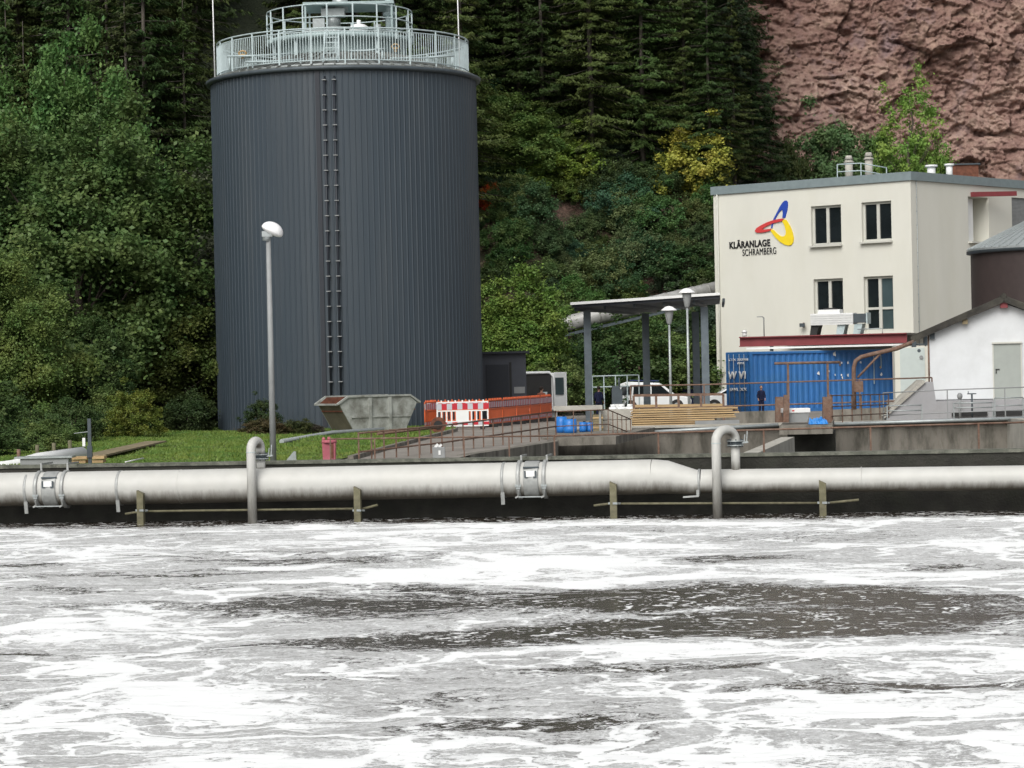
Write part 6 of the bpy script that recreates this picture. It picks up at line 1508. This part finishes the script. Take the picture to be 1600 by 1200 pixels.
# spruce forest
rr = random.Random(17)
labL = 'dark spruce in the forest behind the leafy trees left of the tower'; labM = 'dark conifer in the forest between the tower and the pink quarry'; labT = 'dark conifer in the forest directly behind the tower railings'
named = [(205, 142, -70, CA, (.036, .048, .016), 'spruce with long drooping yellow green branches above the leafy trees'),
         (1182, 197, 20, CB, (.030, .058, .018), 'bushy conifer at the right end of the forest bordering the quarry'),
         (1150, 193, -160, CD, (.022, .038, .016), 'tall pine with long bare pale trunk near the yellow tree'),
         (885, 196, -190, CD, (.028, .046, .016), 'tall pine with pale bare trunk above the green trees on the slope'),
         (1208, 201, 120, CE, (.035, .06, .018), 'shorter conifer closest to the pink quarry face')]
for px, Y, pt, m_, c, lb in named: put('conifer_tree', m_, px, Y, pt, c, lb)
def cols():
    g = rr.uniform(.7, 1.25); return (.050 * g * rr.uniform(.75, 1.25), .078 * g, .022 * g)
for Y, n, pa, pb in ((144, 6, -60, 330), (152, 8, -80, 345), (160, 8, -90, 350), (170, 9, -80, 360), (182, 8, -60, 360)):
    for k in range(n):
        px = pa + (pb - pa) * (k + rr.uniform(.1, .9)) / n; y_ = Y + rr.uniform(-3, 3)
        m_ = rr.choice((CA, CB, CF, CA, CD)); x = P(px, 500, y_).x; z = gz(x, y_) - .3
        plant('conifer_tree', m_, (x, y_, z), cols(), labL, 'tree', rr.uniform(.68, 1.15), group='spruces left of the tower')
for Y, n, pa, pb in ((190, 12, 735, 1160), (196, 13, 730, 1165), (203, 13, 730, 1165), (212, 13, 730, 1162), (224, 12, 730, 1160)):
    for k in range(n):
        px = pa + (pb - pa) * (k + rr.uniform(.1, .9)) / n; y_ = Y + rr.uniform(-2.5, 2.5)
        m_ = rr.choice((CA, CB, CF, CB, CD)); x = P(px, 500, y_).x; z = gz(x, y_) - .3
        plant('conifer_tree', m_, (x, y_, z), cols(), labM, 'tree', rr.uniform(.6, 1.08), group='conifers between tower and quarry')
for k in range(22):
    px = 300 + 440 * (k + .5) / 22; y_ = rr.uniform(165, 200); m_ = rr.choice((CA, CB, CF)); x = P(px, 500, y_).x
    plant('conifer_tree', m_, (x, y_, gz(x, y_) - .3), cols(), labT, 'tree', rr.uniform(.85, 1.1), group='conifers behind the tower')
for k in range(14):
    px = 300 + 440 * (k + .5) / 14; y_ = rr.uniform(212, 236); m_ = rr.choice((CA, CB, CF)); x = P(px, 500, y_).x
    plant('conifer_tree', m_, (x, y_, gz(x, y_) - .3), cols(), labT, 'tree', rr.uniform(.85, 1.1), group='conifers behind the tower')
# shrubs covering the slope, leaving red soil open in places
n_ = 0
for tries in range(900):
    if n_ >= 170: break
    y_ = rr.uniform(163, 192); px = rr.uniform(735, 1235); x = P(px, 500, y_).x; z = gz(x, y_)
    d = Vector((x, y_, z)) - Vector((0, 0, CZ)); py = 600 - F * d.dot(u_) / d.dot(f_)
    if (820 < px < 950 and 330 < py < 470) and rr.random() < .25: continue
    if (740 < px < 790 and 300 < py < 400) and rr.random() < .8: continue
    if (1000 < px < 1110 and 270 < py < 380) and rr.random() < .6: continue
    n_ += 1; m_ = rr.choice((SA, SA, SB, SC)); c = rr.choice((G1, G2, G3, GD, GB, GB, GP)); sc = rr.uniform(.38, .92)
    plant('shrub', m_, (x, y_, z - .2), tuple(v * rr.uniform(.8, 1.15) for v in c), 'green shrub on the steep red soil slope between tower and building', 'shrub', sc, group='shrubs on the slope')
# low foliage at the left forest edge
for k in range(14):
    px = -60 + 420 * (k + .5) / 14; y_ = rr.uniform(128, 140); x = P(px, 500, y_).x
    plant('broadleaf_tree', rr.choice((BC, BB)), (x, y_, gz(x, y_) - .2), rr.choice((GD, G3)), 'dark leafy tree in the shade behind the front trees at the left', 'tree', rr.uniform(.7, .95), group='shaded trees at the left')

# every tree and shrub of the forest gets a label by its look, then its row, then its place in the row
ordw = ['leftmost', 'second', 'third', 'fourth', 'fifth', 'sixth', 'seventh', 'eighth', 'ninth', 'tenth', 'eleventh', 'twelfth', 'thirteenth', 'fourteenth', 'fifteenth', 'sixteenth']
def ordinal(i): return 'leftmost' if i == 0 else (ordw[i] + ' from left' if i < len(ordw) else 'number %d from left' % (i + 1))
bins = {}
for o in [x for x in C.objects if x.parent is None and x.get('group') in ('spruces left of the tower', 'conifers between tower and quarry', 'conifers behind the tower', 'shrubs on the slope', 'shaded trees at the left')]:
    g_ = o['group']; x, y, z = o.location; px = x / y * 4000 + 800
    me = [c for c in o.children if c.name.startswith('crown')][0]; nm = me.data
    if g_ == 'shrubs on the slope':
        look = {id(SA[0]): 'rounded', id(SB[0]): 'low spreading', id(SC[0]): 'upright'}.get(id(nm), 'bushy') if False else ('rounded' if nm == SA[0] else 'low spreading' if nm == SB[0] else 'upright')
        c = me.color; tone = 'pale green' if c[0] > .10 else 'fresh green' if c[0] > .078 else 'mid green' if c[0] > .052 else 'dark green'
        row = 'low' if y < 172 else 'halfway' if y < 182 else 'high'
        key = '%s %s shrub %s on the slope' % (look, tone, row)
    else:
        kind_ = 'shaded leafy tree' if g_.startswith('shaded') else ('bare trunked pine' if nm == CD[0] else 'broad spruce' if nm == CA[0] else 'ragged spruce' if nm == CF[0] else 'slim spruce')
        if g_ == 'shaded trees at the left': key = kind_ + ' behind the left trees'
        elif g_ == 'conifers behind the tower': key = kind_ + ' behind the tower railings'
        elif g_ == 'spruces left of the tower': key = kind_ + ' left of tower, ' + ('front row' if y < 148 else 'second row' if y < 156 else 'third row' if y < 165 else 'fourth row' if y < 176 else 'back row')
        else: key = kind_ + ' right of tower, ' + ('front row' if y < 193 else 'second row' if y < 199.5 else 'third row' if y < 207.5 else 'fourth row' if y < 218 else 'back row')
    bins.setdefault(key, []).append((px, o))
for key, lst in bins.items():
    lst.sort(key=lambda q: q[0])
    for i, (_, o) in enumerate(lst): o['label'] = (key + ', ' + ordinal(i)) if len(lst) > 1 else key
